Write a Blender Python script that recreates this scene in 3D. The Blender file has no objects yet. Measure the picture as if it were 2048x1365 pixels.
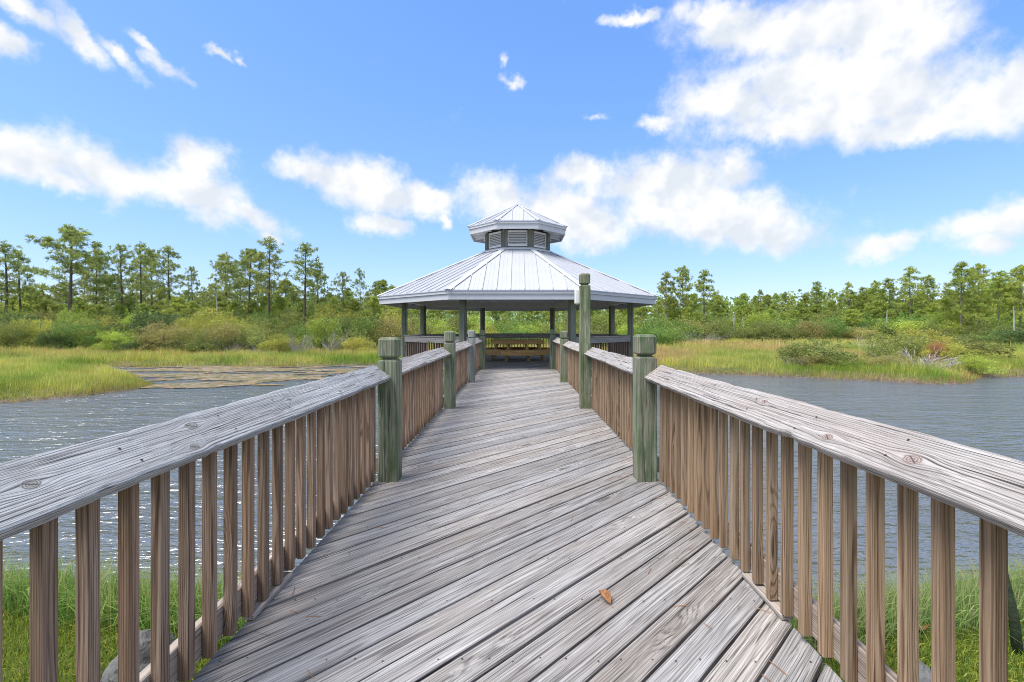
import bpy, bmesh, math, random
import numpy as np
from mathutils import Vector, Matrix

R = math.radians
SC = bpy.context.scene
COL = SC.collection
rng = np.random.default_rng(7)
random.seed(7)

# ------------------------------------------------------------------ camera
FPX, CX, CY, EYE = 940.0, 1035.0, 655.0, 1.30       # focal length and axis in a 2048 px wide frame, eye height over the deck
cam = bpy.data.cameras.new('camera')
cam.sensor_width = 36.0
cam.lens = FPX / 2048 * 36
cam.shift_x = -(CX - 1024) / 2048
cam.shift_y = -(682.5 - CY) / 2048
cam.clip_start = 0.05
cam.clip_end = 6000
camo = bpy.data.objects.new('camera', cam)
COL.objects.link(camo)
camo.location = (0, 0, EYE)
camo.rotation_euler = (R(90), 0, 0)
SC.camera = camo

# ------------------------------------------------------------------ light
SUN_AZ, SUN_EL = R(-122), R(62)                        # ahead and to the left of the boardwalk
sd = bpy.data.lights.new('sun', 'SUN')
sd.energy = 1.5
sd.angle = R(34)
sd.color = (1.0, 0.955, 0.89)
so = bpy.data.objects.new('sun', sd)
COL.objects.link(so)
sun_dir = Vector((math.sin(SUN_AZ) * math.cos(SUN_EL), math.cos(SUN_AZ) * math.cos(SUN_EL), math.sin(SUN_EL)))
so.rotation_euler = (-sun_dir).to_track_quat('-Z', 'Y').to_euler()
so.location = sun_dir * 50

SC.view_settings.view_transform = 'Standard'
SC.view_settings.look = 'None'
SC.view_settings.gamma = 1.0
SC.view_settings.use_curve_mapping = False
SC.view_settings.exposure = 1.72
SC.cycles.filter_width = 1.0
SC.cycles.sample_clamp_direct = 1.6
SC.cycles.sample_clamp_indirect = 3.0
SC.render.engine = 'CYCLES'
SC.cycles.max_bounces = 5
SC.cycles.diffuse_bounces = 4
SC.cycles.glossy_bounces = 2
SC.cycles.transmission_bounces = 3
SC.cycles.transparent_max_bounces = 4
SC.cycles.caustics_reflective = False
SC.cycles.caustics_refractive = False


class NT:
    """small helper to write node trees"""
    def __init__(self, tree):
        self.t = tree
        self.n = tree.nodes
        self.l = tree.links

    def node(self, typ, **kw):
        nd = self.n.new(typ)
        for k, v in kw.items():
            setattr(nd, k, v)
        return nd

    def link(self, a, b):
        self.l.new(a, b)

    def put(self, sock, v):
        if hasattr(v, 'is_linked') or isinstance(v, bpy.types.NodeSocket):
            self.l.new(v, sock)
        elif v is not None:
            sock.default_value = v

    def math(self, op, a, b=None, c=None, clamp=False):
        nd = self.node('ShaderNodeMath', operation=op, use_clamp=clamp)
        self.put(nd.inputs[0], a)
        if b is not None:
            self.put(nd.inputs[1], b)
        if c is not None:
            self.put(nd.inputs[2], c)
        return nd.outputs[0]

    def vmath(self, op, a, b=None):
        nd = self.node('ShaderNodeVectorMath', operation=op)
        self.put(nd.inputs[0], a)
        if b is not None:
            self.put(nd.inputs[1], b)
        return nd.outputs['Value'] if op in ('LENGTH', 'DOT_PRODUCT') else nd.outputs[0]

    def noise(self, vec, scale=1.0, detail=3.0, rough=0.55, dist=0.0):
        nd = self.node('ShaderNodeTexNoise')
        self.put(nd.inputs['Vector'], vec)
        nd.inputs['Scale'].default_value = scale
        nd.inputs['Detail'].default_value = detail
        nd.inputs['Roughness'].default_value = rough
        nd.inputs['Distortion'].default_value = dist
        return nd.outputs['Fac']

    def mapr(self, v, a, b, c=0.0, d=1.0, smooth=False):
        nd = self.node('ShaderNodeMapRange')
        nd.interpolation_type = 'SMOOTHSTEP' if smooth else 'LINEAR'
        self.put(nd.inputs[0], v)
        for i, x in enumerate((a, b, c, d)):
            self.put(nd.inputs[i + 1], x)
        return nd.outputs[0]

    def mix(self, f, a, b, blend='MIX'):
        nd = self.node('ShaderNodeMix', data_type='RGBA', blend_type=blend)
        self.put(nd.inputs['Factor'], f)
        for s, v in ((nd.inputs[6], a), (nd.inputs[7], b)):
            self.put(s, (*v, 1) if isinstance(v, tuple) and len(v) == 3 else v)
        return nd.outputs[2]

    def ramp(self, f, stops):
        nd = self.node('ShaderNodeValToRGB')
        self.put(nd.inputs[0], f)
        e = nd.color_ramp.elements
        while len(e) < len(stops):
            e.new(0.5)
        for el, (p, c) in zip(e, stops):
            el.position = p
            el.color = (*c, 1) if len(c) == 3 else c
        return nd.outputs[0]

    def comb(self, x, y, z):
        nd = self.node('ShaderNodeCombineXYZ')
        for s, v in zip(nd.inputs, (x, y, z)):
            self.put(s, v)
        return nd.outputs[0]

    def sep(self, v):
        nd = self.node('ShaderNodeSeparateXYZ')
        self.put(nd.inputs[0], v)
        return nd.outputs


# ------------------------------------------------------------------ sky with cumulus clouds
world = bpy.data.worlds.new('World')
SC.world = world
world.use_nodes = True
world.cycles.sampling_method = 'NONE'
T = NT(world.node_tree)
T.n.clear()
sky = T.node('ShaderNodeTexSky', sky_type='NISHITA')
sky.sun_disc = False
sky.sun_elevation = SUN_EL
sky.sun_rotation = SUN_AZ
sky.altitude = 10
sky.air_density = 1.0
sky.dust_density = 0.4
sky.ozone_density = 2.0
gen = T.node('ShaderNodeTexCoord').outputs['Generated']
sx, sy, sz = T.sep(gen)
az = T.math('ARCTAN2', sx, sy)
el = T.math('ARCSINE', sz)
ae = T.comb(az, el, 0.0)
# ragged outlines: shift the direction by two octaves of noise
w1 = T.node('ShaderNodeTexNoise')
T.link(gen, w1.inputs['Vector'])
w1.inputs['Scale'].default_value = 9.0
w1.inputs['Detail'].default_value = 5.0
w1.inputs['Roughness'].default_value = 0.62
wv = T.vmath('SUBTRACT', w1.outputs['Color'], (0.5, 0.5, 0.5))
wv = T.vmath('MULTIPLY', wv, (0.11, 0.09, 0.0))
aew = T.vmath('ADD', ae, wv)
# cloud heaps: (x, y, half width, half height, tilt) measured in the picture, turned into directions
HEAPS = [
    (50, 312, 150, 42, 4), (215, 338, 165, 52, 8), (402, 318, 55, 44, 0), (390, 382, 160, 46, 16), (505, 420, 75, 24, 24),
    (545, 462, 40, 12, 30), (110, 350, 120, 24, 12),
    (612, 342, 62, 32, 8), (705, 362, 100, 46, 10), (775, 388, 70, 40, 10), (850, 402, 70, 30, 16), (765, 455, 55, 26, 5), (900, 450, 28, 16, 30),
    (1000, 402, 105, 50, 5), (1095, 420, 120, 60, 8), (1180, 450, 70, 44, 10),
    (1175, 345, 62, 32, 0), (1300, 366, 170, 48, 4), (1455, 350, 60, 42, 0), (1390, 420, 190, 62, 8), (1530, 420, 95, 46, 22), (1500, 462, 150, 36, 8),
    (1440, 22, 80, 34, 12), (1560, 62, 190, 58, 12), (1710, 62, 180, 75, 0), (1850, 66, 85, 60, 0), (1620, 160, 210, 56, 10), (1470, 212, 120, 52, 10),
    (1740, 205, 270, 66, 0), (1960, 205, 120, 58, 0), (1580, 255, 170, 32, 4), (1850, 244, 200, 30, 0), (2055, 165, 60, 56, 0),
    (1770, 482, 78, 26, 0), (1950, 452, 110, 34, 0), (2035, 430, 62, 46, 0), (1990, 488, 80, 26, 0),
    (40, 18, 95, 26, 22), (150, 72, 105, 24, 36), (240, 112, 70, 20, 34), (335, 132, 44, 24, 34), (300, 88, 70, 12, 22), (15, 92, 52, 30, 12),
    (425, 112, 44, 12, 12), (476, 126, 28, 10, 10),
    (1265, 26, 58, 15, -4), (1312, 246, 50, 18, 10), (1196, 232, 40, 12, 10), (1030, 165, 30, 16, 0), (1018, 126, 14, 24, 0),
]
FAINT = {5: .25, 11: .15, 12: .3, 37: .2, 38: .15, 39: .25, 40: .25, 41: .4, 43: .4, 44: .45, 45: .25, 46: .35, 47: .5, 48: .4, 49: .55, 6: .2, 33: .2, 34: .1, 36: .15, 13: .1, 9: .1}
acc = None
for i, (px, py, rx, ry, tilt) in enumerate(HEAPS):
    dx, dy = px - CX, CY - py
    q = math.hypot(FPX, dx)
    a0, e0 = math.atan2(dx, FPX), math.atan2(dy, q)
    ra = rx * FPX / (q * q)
    re_ = ry * q / (q * q + dy * dy)
    mp = T.node('ShaderNodeMapping', vector_type='TEXTURE')
    T.link(aew, mp.inputs[0])
    mp.inputs['Location'].default_value = (a0, e0, 0)
    mp.inputs['Rotation'].default_value = (0, 0, -R(tilt))
    mp.inputs['Scale'].default_value = (ra, re_, 1)
    d = T.vmath('LENGTH', mp.outputs[0])
    if i in FAINT:
        d = T.math('ADD', d, FAINT[i])
    if acc is None:
        acc = d
    else:
        acc = T.math('SMOOTH_MIN', acc, d, 0.25)
heap = T.math('SUBTRACT', 1.24, acc)
# cumulus over the unseen rest of the sky, thickened to whiten the ambient light
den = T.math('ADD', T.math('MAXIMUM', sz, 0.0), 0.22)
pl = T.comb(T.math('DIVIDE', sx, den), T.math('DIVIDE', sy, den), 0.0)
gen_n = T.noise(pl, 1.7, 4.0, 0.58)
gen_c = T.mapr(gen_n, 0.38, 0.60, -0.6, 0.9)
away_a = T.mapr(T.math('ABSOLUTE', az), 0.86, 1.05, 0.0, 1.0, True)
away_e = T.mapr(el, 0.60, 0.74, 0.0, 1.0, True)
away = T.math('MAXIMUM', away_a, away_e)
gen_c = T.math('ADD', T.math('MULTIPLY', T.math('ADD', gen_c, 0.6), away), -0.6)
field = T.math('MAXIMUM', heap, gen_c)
fine = T.noise(gen, 16.0, 6.0, 0.64)
wisp = T.noise(gen, 6.0, 4.0, 0.55)
field = T.math('ADD', field, T.math('MULTIPLY', T.math('SUBTRACT', fine, 0.5), 1.7))
field = T.math('ADD', field, T.math('MULTIPLY', T.math('SUBTRACT', wisp, 0.5), 1.1))
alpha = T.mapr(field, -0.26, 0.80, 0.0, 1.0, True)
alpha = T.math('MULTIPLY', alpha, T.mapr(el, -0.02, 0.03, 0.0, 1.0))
blue = T.mix(1.0, sky.outputs[0], (1.22, 1.42, 1.70), 'MULTIPLY')
hs = T.node('ShaderNodeHueSaturation')
hs.inputs['Saturation'].default_value = 1.0
hs.inputs['Value'].default_value = 1.0
bc = T.node('ShaderNodeSeparateColor')          # the pale horizon held back, as the photograph's exposure does
T.link(blue, bc.inputs[0])
bk = T.node('ShaderNodeCombineColor')
T.put(bk.inputs[0], T.math('MULTIPLY', T.math('POWER', bc.outputs[0], .82), .96))
T.put(bk.inputs[1], T.math('MULTIPLY', T.math('POWER', bc.outputs[1], .633), 1.43))
T.put(bk.inputs[2], T.math('MULTIPLY', T.math('POWER', bc.outputs[2], .40), 2.99))
T.link(bk.outputs[0], hs.inputs['Color'])
lit = T.noise(T.vmath('ADD', gen, (-.018, -.004, .034)), 12.0, 3.0, 0.55)      # lit tops, greyer undersides
und = T.noise(gen, 12.0, 3.0, 0.55)
shade = T.math('SUBTRACT', und, lit)
shade = T.math('ADD', shade, T.math('MULTIPLY', T.math('SUBTRACT', T.noise(gen, 5.0, 2.0, .5), .5), .25))
cl = T.mix(T.mapr(shade, -.14, .08), (4.75, 5.05, 5.45), (6.15, 6.15, 6.15))
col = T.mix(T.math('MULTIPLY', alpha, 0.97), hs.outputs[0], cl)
bg = T.node('ShaderNodeBackground')
T.link(col, bg.inputs[0])
bg.inputs[1].default_value = 0.0515
wo = T.node('ShaderNodeOutputWorld')
T.link(bg.outputs[0], wo.inputs[0])


# ------------------------------------------------------------------ materials
def mat(name):
    m = bpy.data.materials.new(name)
    m.use_nodes = True
    t = NT(m.node_tree)
    t.n.clear()
    out = t.node('ShaderNodeOutputMaterial')
    bs = t.node('ShaderNodeBsdfPrincipled')
    t.link(bs.outputs[0], out.inputs[0])
    return m, t, bs, out


def wood(name, axis, dark, mid, light, stain, stain_amt=0.5, streak=60.0, fine=240.0, rand=0.35, bump=0.5, rough=0.85, knots=True, crack=0.5, moss=None, knot_sc=(1.5, 7.0), ring_f=110.0, ring_amt=.16, pith=.06, pith_z=-.07, knots_at=()):
    """weathered timber: grain runs along the object's own axis"""
    m, t, bs, out = mat(name)
    tc = t.node('ShaderNodeTexCoord').outputs['Object']
    rnd = t.node('ShaderNodeObjectInfo').outputs['Random']
    off = t.comb(t.math('MULTIPLY', rnd, 37.3), t.math('MULTIPLY', rnd, 91.7), t.math('MULTIPLY', rnd, 53.1))
    v = t.vmath('ADD', tc, off)
    ax = 'XYZ'.index(axis)
    def sc(al, ac):
        s = [ac, ac, ac]
        s[ax] = al
        return tuple(s)
    # slow bends of the grain
    bend = t.node('ShaderNodeTexNoise')
    t.link(t.vmath('MULTIPLY', v, sc(1.6, 9.0)), bend.inputs['Vector'])
    bend.inputs['Scale'].default_value = 1.0
    bend.inputs['Detail'].default_value = 1.5
    bv = t.vmath('MULTIPLY', t.vmath('SUBTRACT', bend.outputs['Color'], (.5, .5, .5)), sc(0.0, 0.016))
    v2 = t.vmath('ADD', v, bv)
    kmask = None
    if knots:
        vo = t.node('ShaderNodeTexVoronoi')
        t.link(t.vmath('MULTIPLY', v, sc(*knot_sc)), vo.inputs['Vector'])
        vo.inputs['Scale'].default_value = 1.0
        pick = t.sep(vo.outputs['Color'])[0]
        on = t.math('GREATER_THAN', pick, 0.55)
        near = t.mapr(vo.outputs['Distance'], 0.42, 0.05, 0.0, 1.0, True)
        kb = t.math('MULTIPLY', near, on)
        kmask = t.math('MULTIPLY', t.mapr(vo.outputs['Distance'], 0.17, 0.10, 0.0, 1.0, True), on)
        kv = t.vmath('SCALE', sc(0.0, 0.020))
        nd = kv.node
        t.link(kb, nd.inputs['Scale'])
        v2 = t.vmath('ADD', v2, kv)
    kx = None
    for (ka, kb_, kr) in knots_at:                # grain parts round these knots
        ox, oy, oz = t.sep(tc)
        dxx = t.math('SUBTRACT', ox, ka)
        dyy = t.math('SUBTRACT', oy, kb_)
        dd = t.vmath('LENGTH', t.comb(t.math('DIVIDE', dxx, kr * 3.6), t.math('DIVIDE', dyy, kr * 1.5), 0.0))
        nr = t.mapr(dd, 1.3, 0.1, 0.0, .88, True)
        v2 = t.vmath('SUBTRACT', v2, t.comb(0.0, t.math('MULTIPLY', dyy, nr), 0.0))
        wob_ = t.math('MULTIPLY', t.math('SUBTRACT', t.noise(tc, 60.0, 2.0, .5), .5), .5)
        de = t.math('ADD', t.vmath('LENGTH', t.comb(t.math('DIVIDE', dxx, kr * 1.25), t.math('DIVIDE', dyy, kr * .8), 0.0)), wob_)
        kring = t.math('SINE', t.math('MULTIPLY', de, 22.0))
        km = t.mapr(de, 1.05, .85, 0.0, 1.0)
        kc = t.mapr(kring, -1.0, 1.0, .25, 1.0)
        kd = t.mapr(t.math('ABSOLUTE', t.math('ADD', dyy, t.math('MULTIPLY', dxx, .55))), .0012, .0035, 0.0, 1.0)
        kc = t.math('MULTIPLY', kc, t.math('MAXIMUM', kd, t.mapr(de, .55, .8)))
        kx = (km, kc) if kx is None else (t.math('MAXIMUM', kx[0], km), t.mix(km, kx[1], kc))
    s1 = t.noise(t.vmath('MULTIPLY', v2, sc(.8, streak)), 1.0, 3.0, 0.6)
    s2 = t.noise(t.vmath('MULTIPLY', v2, sc(4.0, fine)), 1.0, 2.0, 0.65)
    # growth rings round a pith that lies outside the piece; slow noise along it draws the arches
    x2 = t.sep(t.vmath('ADD', t.vmath('SUBTRACT', v2, off), t.vmath('MULTIPLY', t.comb(t.math('SUBTRACT', rnd, .5), t.math('SUBTRACT', t.math('FRACT', t.math('MULTIPLY', rnd, 5.3)), .5), 0.0), (pith, pith, 0.0))))
    oth = [i for i in range(3) if i != ax]
    ra = t.math('ADD', x2[oth[0]], 0.013)
    rb = t.math('SUBTRACT', x2[oth[1]], pith_z)
    drift = t.math('MULTIPLY', t.noise(t.vmath('MULTIPLY', v, sc(.7, 2.5)), 1.0, 1.5, .5), .03)
    rad_ = t.math('ADD', t.math('SQRT', t.math('ADD', t.math('MULTIPLY', ra, ra), t.math('MULTIPLY', rb, rb))), drift)
    ring = t.math('SINE', t.math('MULTIPLY', rad_, 6.283 * ring_f))
    late = t.mapr(ring, .15, .95, 0.0, 1.0, True)
    h = t.math('ADD', t.math('MULTIPLY', s1, 0.52), t.math('MULTIPLY', s2, 0.48))
    h = t.math('SUBTRACT', h, t.math('MULTIPLY', late, ring_amt))
    h = t.math('ADD', h, ring_amt * .38)
    base = t.ramp(h, [(0.33, dark), (0.48, mid), (0.63, light)])
    patch = t.noise(t.vmath('MULTIPLY', v, sc(1.4, 4.0)), 1.0, 4.0, 0.6)
    base = t.mix(t.math('MULTIPLY', t.mapr(patch, 0.42, 0.68), stain_amt), base, t.mix(h, tuple(x * .55 for x in stain), tuple(min(1, x * 1.35) for x in stain)))
    if moss is not None:
        mp = t.noise(t.vmath('MULTIPLY', v, sc(2.2, 9.0)), 1.0, 5.0, 0.65)
        base = t.mix(t.mapr(mp, 0.46, 0.62, 0.0, 0.85), base, t.mix(h, tuple(x * .6 for x in moss), tuple(x * 1.4 for x in moss)))
    ck = t.noise(t.vmath('MULTIPLY', v2, sc(1.7, streak * 0.75)), 1.0, 2.0, 0.5)
    ckm = t.mapr(ck, 0.30, 0.36, 1.0, 0.0)
    ck2 = t.noise(t.vmath('MULTIPLY', v2, sc(.9, streak * 2.6)), 1.0, 2.0, .55)
    ckm2 = t.mapr(ck2, .33, .40, 1.0, 0.0)
    base = t.mix(t.math('MULTIPLY', ckm2, crack * .75), base, tuple(x * 0.7 for x in dark))
    base = t.mix(t.math('MULTIPLY', ckm, crack), base, tuple(x * 0.45 for x in dark))
    if kmask is not None:
        base = t.mix(t.math('MULTIPLY', kmask, 0.85), base, t.mix(t.mapr(s2, .42, .56), tuple(x * 0.22 for x in stain), tuple(x * .8 for x in stain)))
    if kx is not None:
        base = t.mix(t.math('MULTIPLY', kx[0], .9), base, t.mix(kx[1], tuple(x * .15 for x in stain), tuple(min(1, x * 1.1) for x in stain)))
    # every piece its own tone
    r2 = t.math('FRACT', t.math('MULTIPLY', rnd, 7.77))
    val = t.mapr(r2, 0.0, 1.0, 1.0 - rand, 1.0 + rand)
    g = t.comb(val, val, val)
    base = t.mix(1.0, base, g, 'MULTIPLY')
    r3 = t.math('FRACT', t.math('MULTIPLY', rnd, 23.3))
    base = t.mix(1.0, base, t.mix(r3, (.97, .99, 1.02), (1.03, .985, .935)), 'MULTIPLY')
    t.link(base, bs.inputs['Base Color'])
    bs.inputs['Roughness'].default_value = rough
    bs.inputs['Specular IOR Level'].default_value = 0.25
    hh = t.math('SUBTRACT', h, t.math('ADD', t.math('MULTIPLY', ckm, 0.35), t.math('MULTIPLY', ckm2, .18)))
    bp = t.node('ShaderNodeBump')
    bp.inputs['Strength'].default_value = bump
    bp.inputs['Distance'].default_value = 0.006
    t.link(hh, bp.inputs['Height'])
    t.link(bp.outputs[0], bs.inputs['Normal'])
    return m


M = {}
M['deck'] = wood('weathered_deck_wood', 'X', (.068, .062, .058), (.29, .274, .262), (.52, .503, .488), (.29, .248, .215), .45, 120, 480, .20, .8, crack=.8, ring_f=150, ring_amt=.08)
M['cap'] = wood('weathered_rail_wood', 'X', (.09, .078, .07), (.35, .325, .305), (.54, .515, .49), (.36, .29, .255), .45, 90, 380, .08, .9, crack=.95, knot_sc=(1.9, 9.0), ring_f=150, ring_amt=.12)
M['cap_grey'] = wood('grey_rail_wood', 'X', (.085, .08, .076), (.37, .36, .345), (.58, .575, .565), (.32, .30, .275), .35, 60, 260, .08, .9, crack=.9, knot_sc=(1.3, 8.0), ring_f=160, ring_amt=.16)
K_L = [(1.579 - .589, .030, .020), (1.669 - .589, .120, .024), (1.093 - .589, .090, .020), (2.35 - .589, .10, .016), (2.9 - .589, .04, .016)]
K_R = [(3.939 - 1.668, .050, .022), (3.939 - 1.333, .075, .026), (3.939 - 2.2, .12, .018), (3.939 - 3.5, .06, .02)]
M['cap_left'] = wood('near_left_rail_wood', 'X', (.075, .072, .070), (.33, .325, .315), (.55, .545, .535), (.31, .29, .265), .3, 110, 420, .02, .9, crack=.8, knots=False, ring_f=150, ring_amt=.13, pith=0.0, knots_at=K_L)
M['cap_right'] = wood('near_right_rail_wood', 'X', (.085, .072, .064), (.35, .325, .305), (.56, .535, .51), (.37, .29, .255), .5, 100, 400, .02, .9, crack=.85, knots=False, ring_f=130, ring_amt=.12, pith=0.0, knots_at=K_R)
M['baluster'] = wood('brown_baluster_wood', 'Z', (.08, .049, .032), (.225, .15, .10), (.37, .275, .205), (.26, .165, .105), .6, 60, 240, .2, .45, crack=.25, ring_f=150, knot_sc=(1.2, 9.0))
M['baluster_tan'] = wood('tan_baluster_wood', 'Z', (.10, .06, .034), (.285, .19, .115), (.43, .315, .21), (.30, .205, .13), .6, 60, 240, .2, .45, crack=.25, ring_f=150, knot_sc=(1.2, 9.0))
M['bottom'] = wood('pale_bottom_rail_wood', 'X', (.12, .10, .085), (.30, .265, .235), (.46, .42, .385), (.26, .20, .16), .5, 60, 230, .12, .5)
M['post'] = wood('green_treated_post', 'Z', (.045, .058, .03), (.20, .232, .145), (.37, .39, .28), (.26, .225, .165), .8, 48, 190, .12, .6, crack=.65, moss=(.10, .155, .07), knot_sc=(1.0, 5.0))
M['post_grey'] = wood('bleached_post', 'Z', (.10, .10, .085), (.26, .265, .235), (.42, .43, .40), (.16, .19, .14), .5, 48, 190, .10, .6, crack=.55, knot_sc=(1.0, 5.0))
M['column'] = wood('green_column', 'Z', (.05, .065, .04), (.18, .215, .15), (.30, .33, .25), (.19, .185, .14), .5, 40, 160, .12, .5)
M['cupola_post'] = wood('grey_cupola_post', 'Z', (.05, .055, .05), (.15, .16, .14), (.24, .25, .22), (.14, .13, .11), .5, 40, 160, .10, .4)
M['table'] = wood('golden_table_wood', 'X', (.28, .15, .05), (.60, .36, .14), (.72, .50, .24), (.56, .31, .11), .5, 45, 170, .12, .35, crack=.3)
M['joist'] = wood('joist_wood', 'X', (.06, .05, .04), (.16, .13, .10), (.26, .22, .18), (.14, .12, .08), .5, 40, 160, .15, .4, knots=False)
M['gaz_rail'] = wood('gazebo_rail_wood', 'X', (.12, .11, .10), (.33, .31, .28), (.47, .45, .42), (.24, .22, .19), .5, 50, 170, .15, .5)
M['gaz_baluster'] = wood('gazebo_baluster_wood', 'Z', (.06, .04, .03), (.16, .115, .09), (.25, .19, .15), (.19, .13, .09), .5, 60, 200, .2, .4)
M['snag'] = wood('bleached_dead_wood', 'Z', (.15, .14, .125), (.36, .345, .32), (.50, .485, .46), (.30, .27, .24), .4, 30, 100, .15, .5, knots=False)


def simple(name, colour, rough=0.6, metal=0.0, var=0.08, scale=8.0, bump=0.0, bscale=40.0, spec=0.4):
    m, t, bs, out = mat(name)
    tc = t.node('ShaderNodeTexCoord').outputs['Object']
    rnd = t.node('ShaderNodeObjectInfo').outputs['Random']
    n = t.noise(t.vmath('ADD', tc, t.comb(t.math('MULTIPLY', rnd, 31.), t.math('MULTIPLY', rnd, 17.), 0.0)), scale, 4.0, 0.6)
    k = t.math('ADD', t.mapr(n, 0.25, 0.75, 1 - var, 1 + var), t.math('MULTIPLY', t.math('SUBTRACT', rnd, .5), var))
    c = t.mix(1.0, colour, t.comb(k, k, k), 'MULTIPLY')
    t.link(c, bs.inputs['Base Color'])
    bs.inputs['Roughness'].default_value = rough
    bs.inputs['Metallic'].default_value = metal
    bs.inputs['Specular IOR Level'].default_value = spec
    if bump:
        bp = t.node('ShaderNodeBump')
        bp.inputs['Strength'].default_value = bump
        bp.inputs['Distance'].default_value = 0.02
        t.link(t.noise(tc, bscale, 5.0, 0.6), bp.inputs['Height'])
        t.link(bp.outputs[0], bs.inputs['Normal'])
    return m


M['roof'] = simple('white_metal_roof', (.50, .505, .525), .42, 0.0, .05, 1.2, spec=.5)
M['roofcap'] = simple('white_metal_cap', (.56, .565, .585), .4, 0.0, .03, 2.0, spec=.5)
M['fascia'] = simple('white_painted_fascia', (.55, .555, .575), .6, 0.0, .06, 3.0)
M['drip'] = simple('metal_drip_edge', (.50, .52, .58), .5, 0.0, .05, 3.0)
M['soffit'] = simple('painted_soffit', (.74, .74, .73), .7, 0.0, .08, 3.0)
M['white'] = simple('white_plastic', (.75, .74, .68), .45, 0.0, .04, 10.0)
M['louver'] = simple('white_louver', (.78, .78, .78), .55, 0.0, .05, 6.0)
M['darkvoid'] = simple('attic_board', (.34, .34, .34), .9, 0.0, .1, 6.0)
M['nail'] = simple('rusty_nail', (.06, .04, .03), .6, .3, .3, 40.0)
M['rock'] = simple('grey_rock', (.13, .127, .12), .9, 0.0, .5, 9.0, 1.0, 18.0)
M['bark'] = simple('pine_bark', (.135, .108, .09), .95, 0.0, .35, 3.0, 0.8, 9.0)
M['bark_pale'] = simple('pale_pine_bark', (.25, .215, .185), .95, 0.0, .3, 3.0, 0.8, 9.0)
M['twig'] = simple('grey_twig', (.22, .20, .18), .95, 0.0, .3, 5.0)
M['pole'] = simple('mossy_pole', (.055, .075, .04), .9, 0.0, .4, 12.0, .5, 40.0)


def foliage(name, rand=0.25, trans=0.35, hue=0.03, spec=.2, gain=1.0):
    """leaf material; each leaf carries its own colour in the attribute 'tint'"""
    m, t, bs, out = mat(name)
    at = t.node('ShaderNodeAttribute')
    at.attribute_name = 'tint'
    rnd = t.node('ShaderNodeObjectInfo').outputs['Random']
    hs = t.node('ShaderNodeHueSaturation')
    t.link(at.outputs['Color'], hs.inputs['Color'])
    t.link(t.mapr(t.math('FRACT', t.math('MULTIPLY', rnd, 13.7)), 0, 1, .5 - hue, .5 + hue), hs.inputs['Hue'])
    t.link(t.mapr(rnd, 0, 1, gain * (1 - rand), gain * (1 + rand)), hs.inputs['Value'])
    c = hs.outputs[0]
    t.link(c, bs.inputs['Base Color'])
    bs.inputs['Roughness'].default_value = 0.6
    bs.inputs['Specular IOR Level'].default_value = spec
    tr = t.node('ShaderNodeBsdfTranslucent')
    t.link(c, tr.inputs[0])
    mx = t.node('ShaderNodeMixShader')
    mx.inputs[0].default_value = trans
    t.link(bs.outputs[0], mx.inputs[1])
    t.link(tr.outputs[0], mx.inputs[2])
    t.link(mx.outputs[0], out.inputs[0])
    return m


M['needle'] = foliage('pine_needles', .16, .46, .010, gain=3.6)
M['leaf'] = foliage('shrub_leaves', .2, .36, .010, gain=2.9)
M['grass'] = foliage('grass_blades', 0.0, .45, 0.0, gain=2.15)
M['pads'] = foliage('floating_weed', 0.0, .1, 0.0)


def mat_leaf():
    m, t, bs, out = mat('dry_leaf')
    tc = t.node('ShaderNodeTexCoord').outputs['Object']
    n = t.noise(tc, 60.0, 4.0, .6)
    t.link(t.ramp(n, [(.3, (.16, .06, .02)), (.55, (.29, .125, .045)), (.75, (.38, .22, .09))]), bs.inputs['Base Color'])
    bs.inputs['Roughness'].default_value = .55
    return m


M['dry_leaf'] = mat_leaf()


def mat_water():
    m, t, bs, out = mat('pond_water')
    tc = t.node('ShaderNodeTexCoord').outputs['Object']
    bs.inputs['Base Color'].default_value = (.105, .112, .116, 1)
    bs.inputs['Roughness'].default_value = .14
    bs.inputs['IOR'].default_value = 1.9
    bs.inputs['Specular IOR Level'].default_value = 1.0
    wp = t.noise(tc, .35, 2.0, .5)
    v = t.vmath('ADD', tc, t.comb(t.math('MULTIPLY', wp, 1.2), t.math('MULTIPLY', wp, .8), 0.0))
    a = t.noise(t.vmath('MULTIPLY', v, (1.3, 3.6, 1.0)), 1.5, 3.0, .55)
    b = t.noise(t.vmath('MULTIPLY', v, (2.0, 4.6, 1.0)), 4.2, 2.0, .5)
    c = t.noise(t.vmath('MULTIPLY', v, (.35, 1.5, 1.0)), 1.1, 2.0, .5)
    h = t.math('ADD', t.math('MULTIPLY', a, .75), t.math('MULTIPLY', b, .20))
    h = t.math('ADD', h, t.math('MULTIPLY', c, .9))
    bp = t.node('ShaderNodeBump')
    bp.inputs['Strength'].default_value = 1.0
    bp.inputs['Distance'].default_value = .14
    t.link(h, bp.inputs['Height'])
    t.link(bp.outputs[0], bs.inputs['Normal'])
    return m


M['water'] = mat_water()


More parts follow.
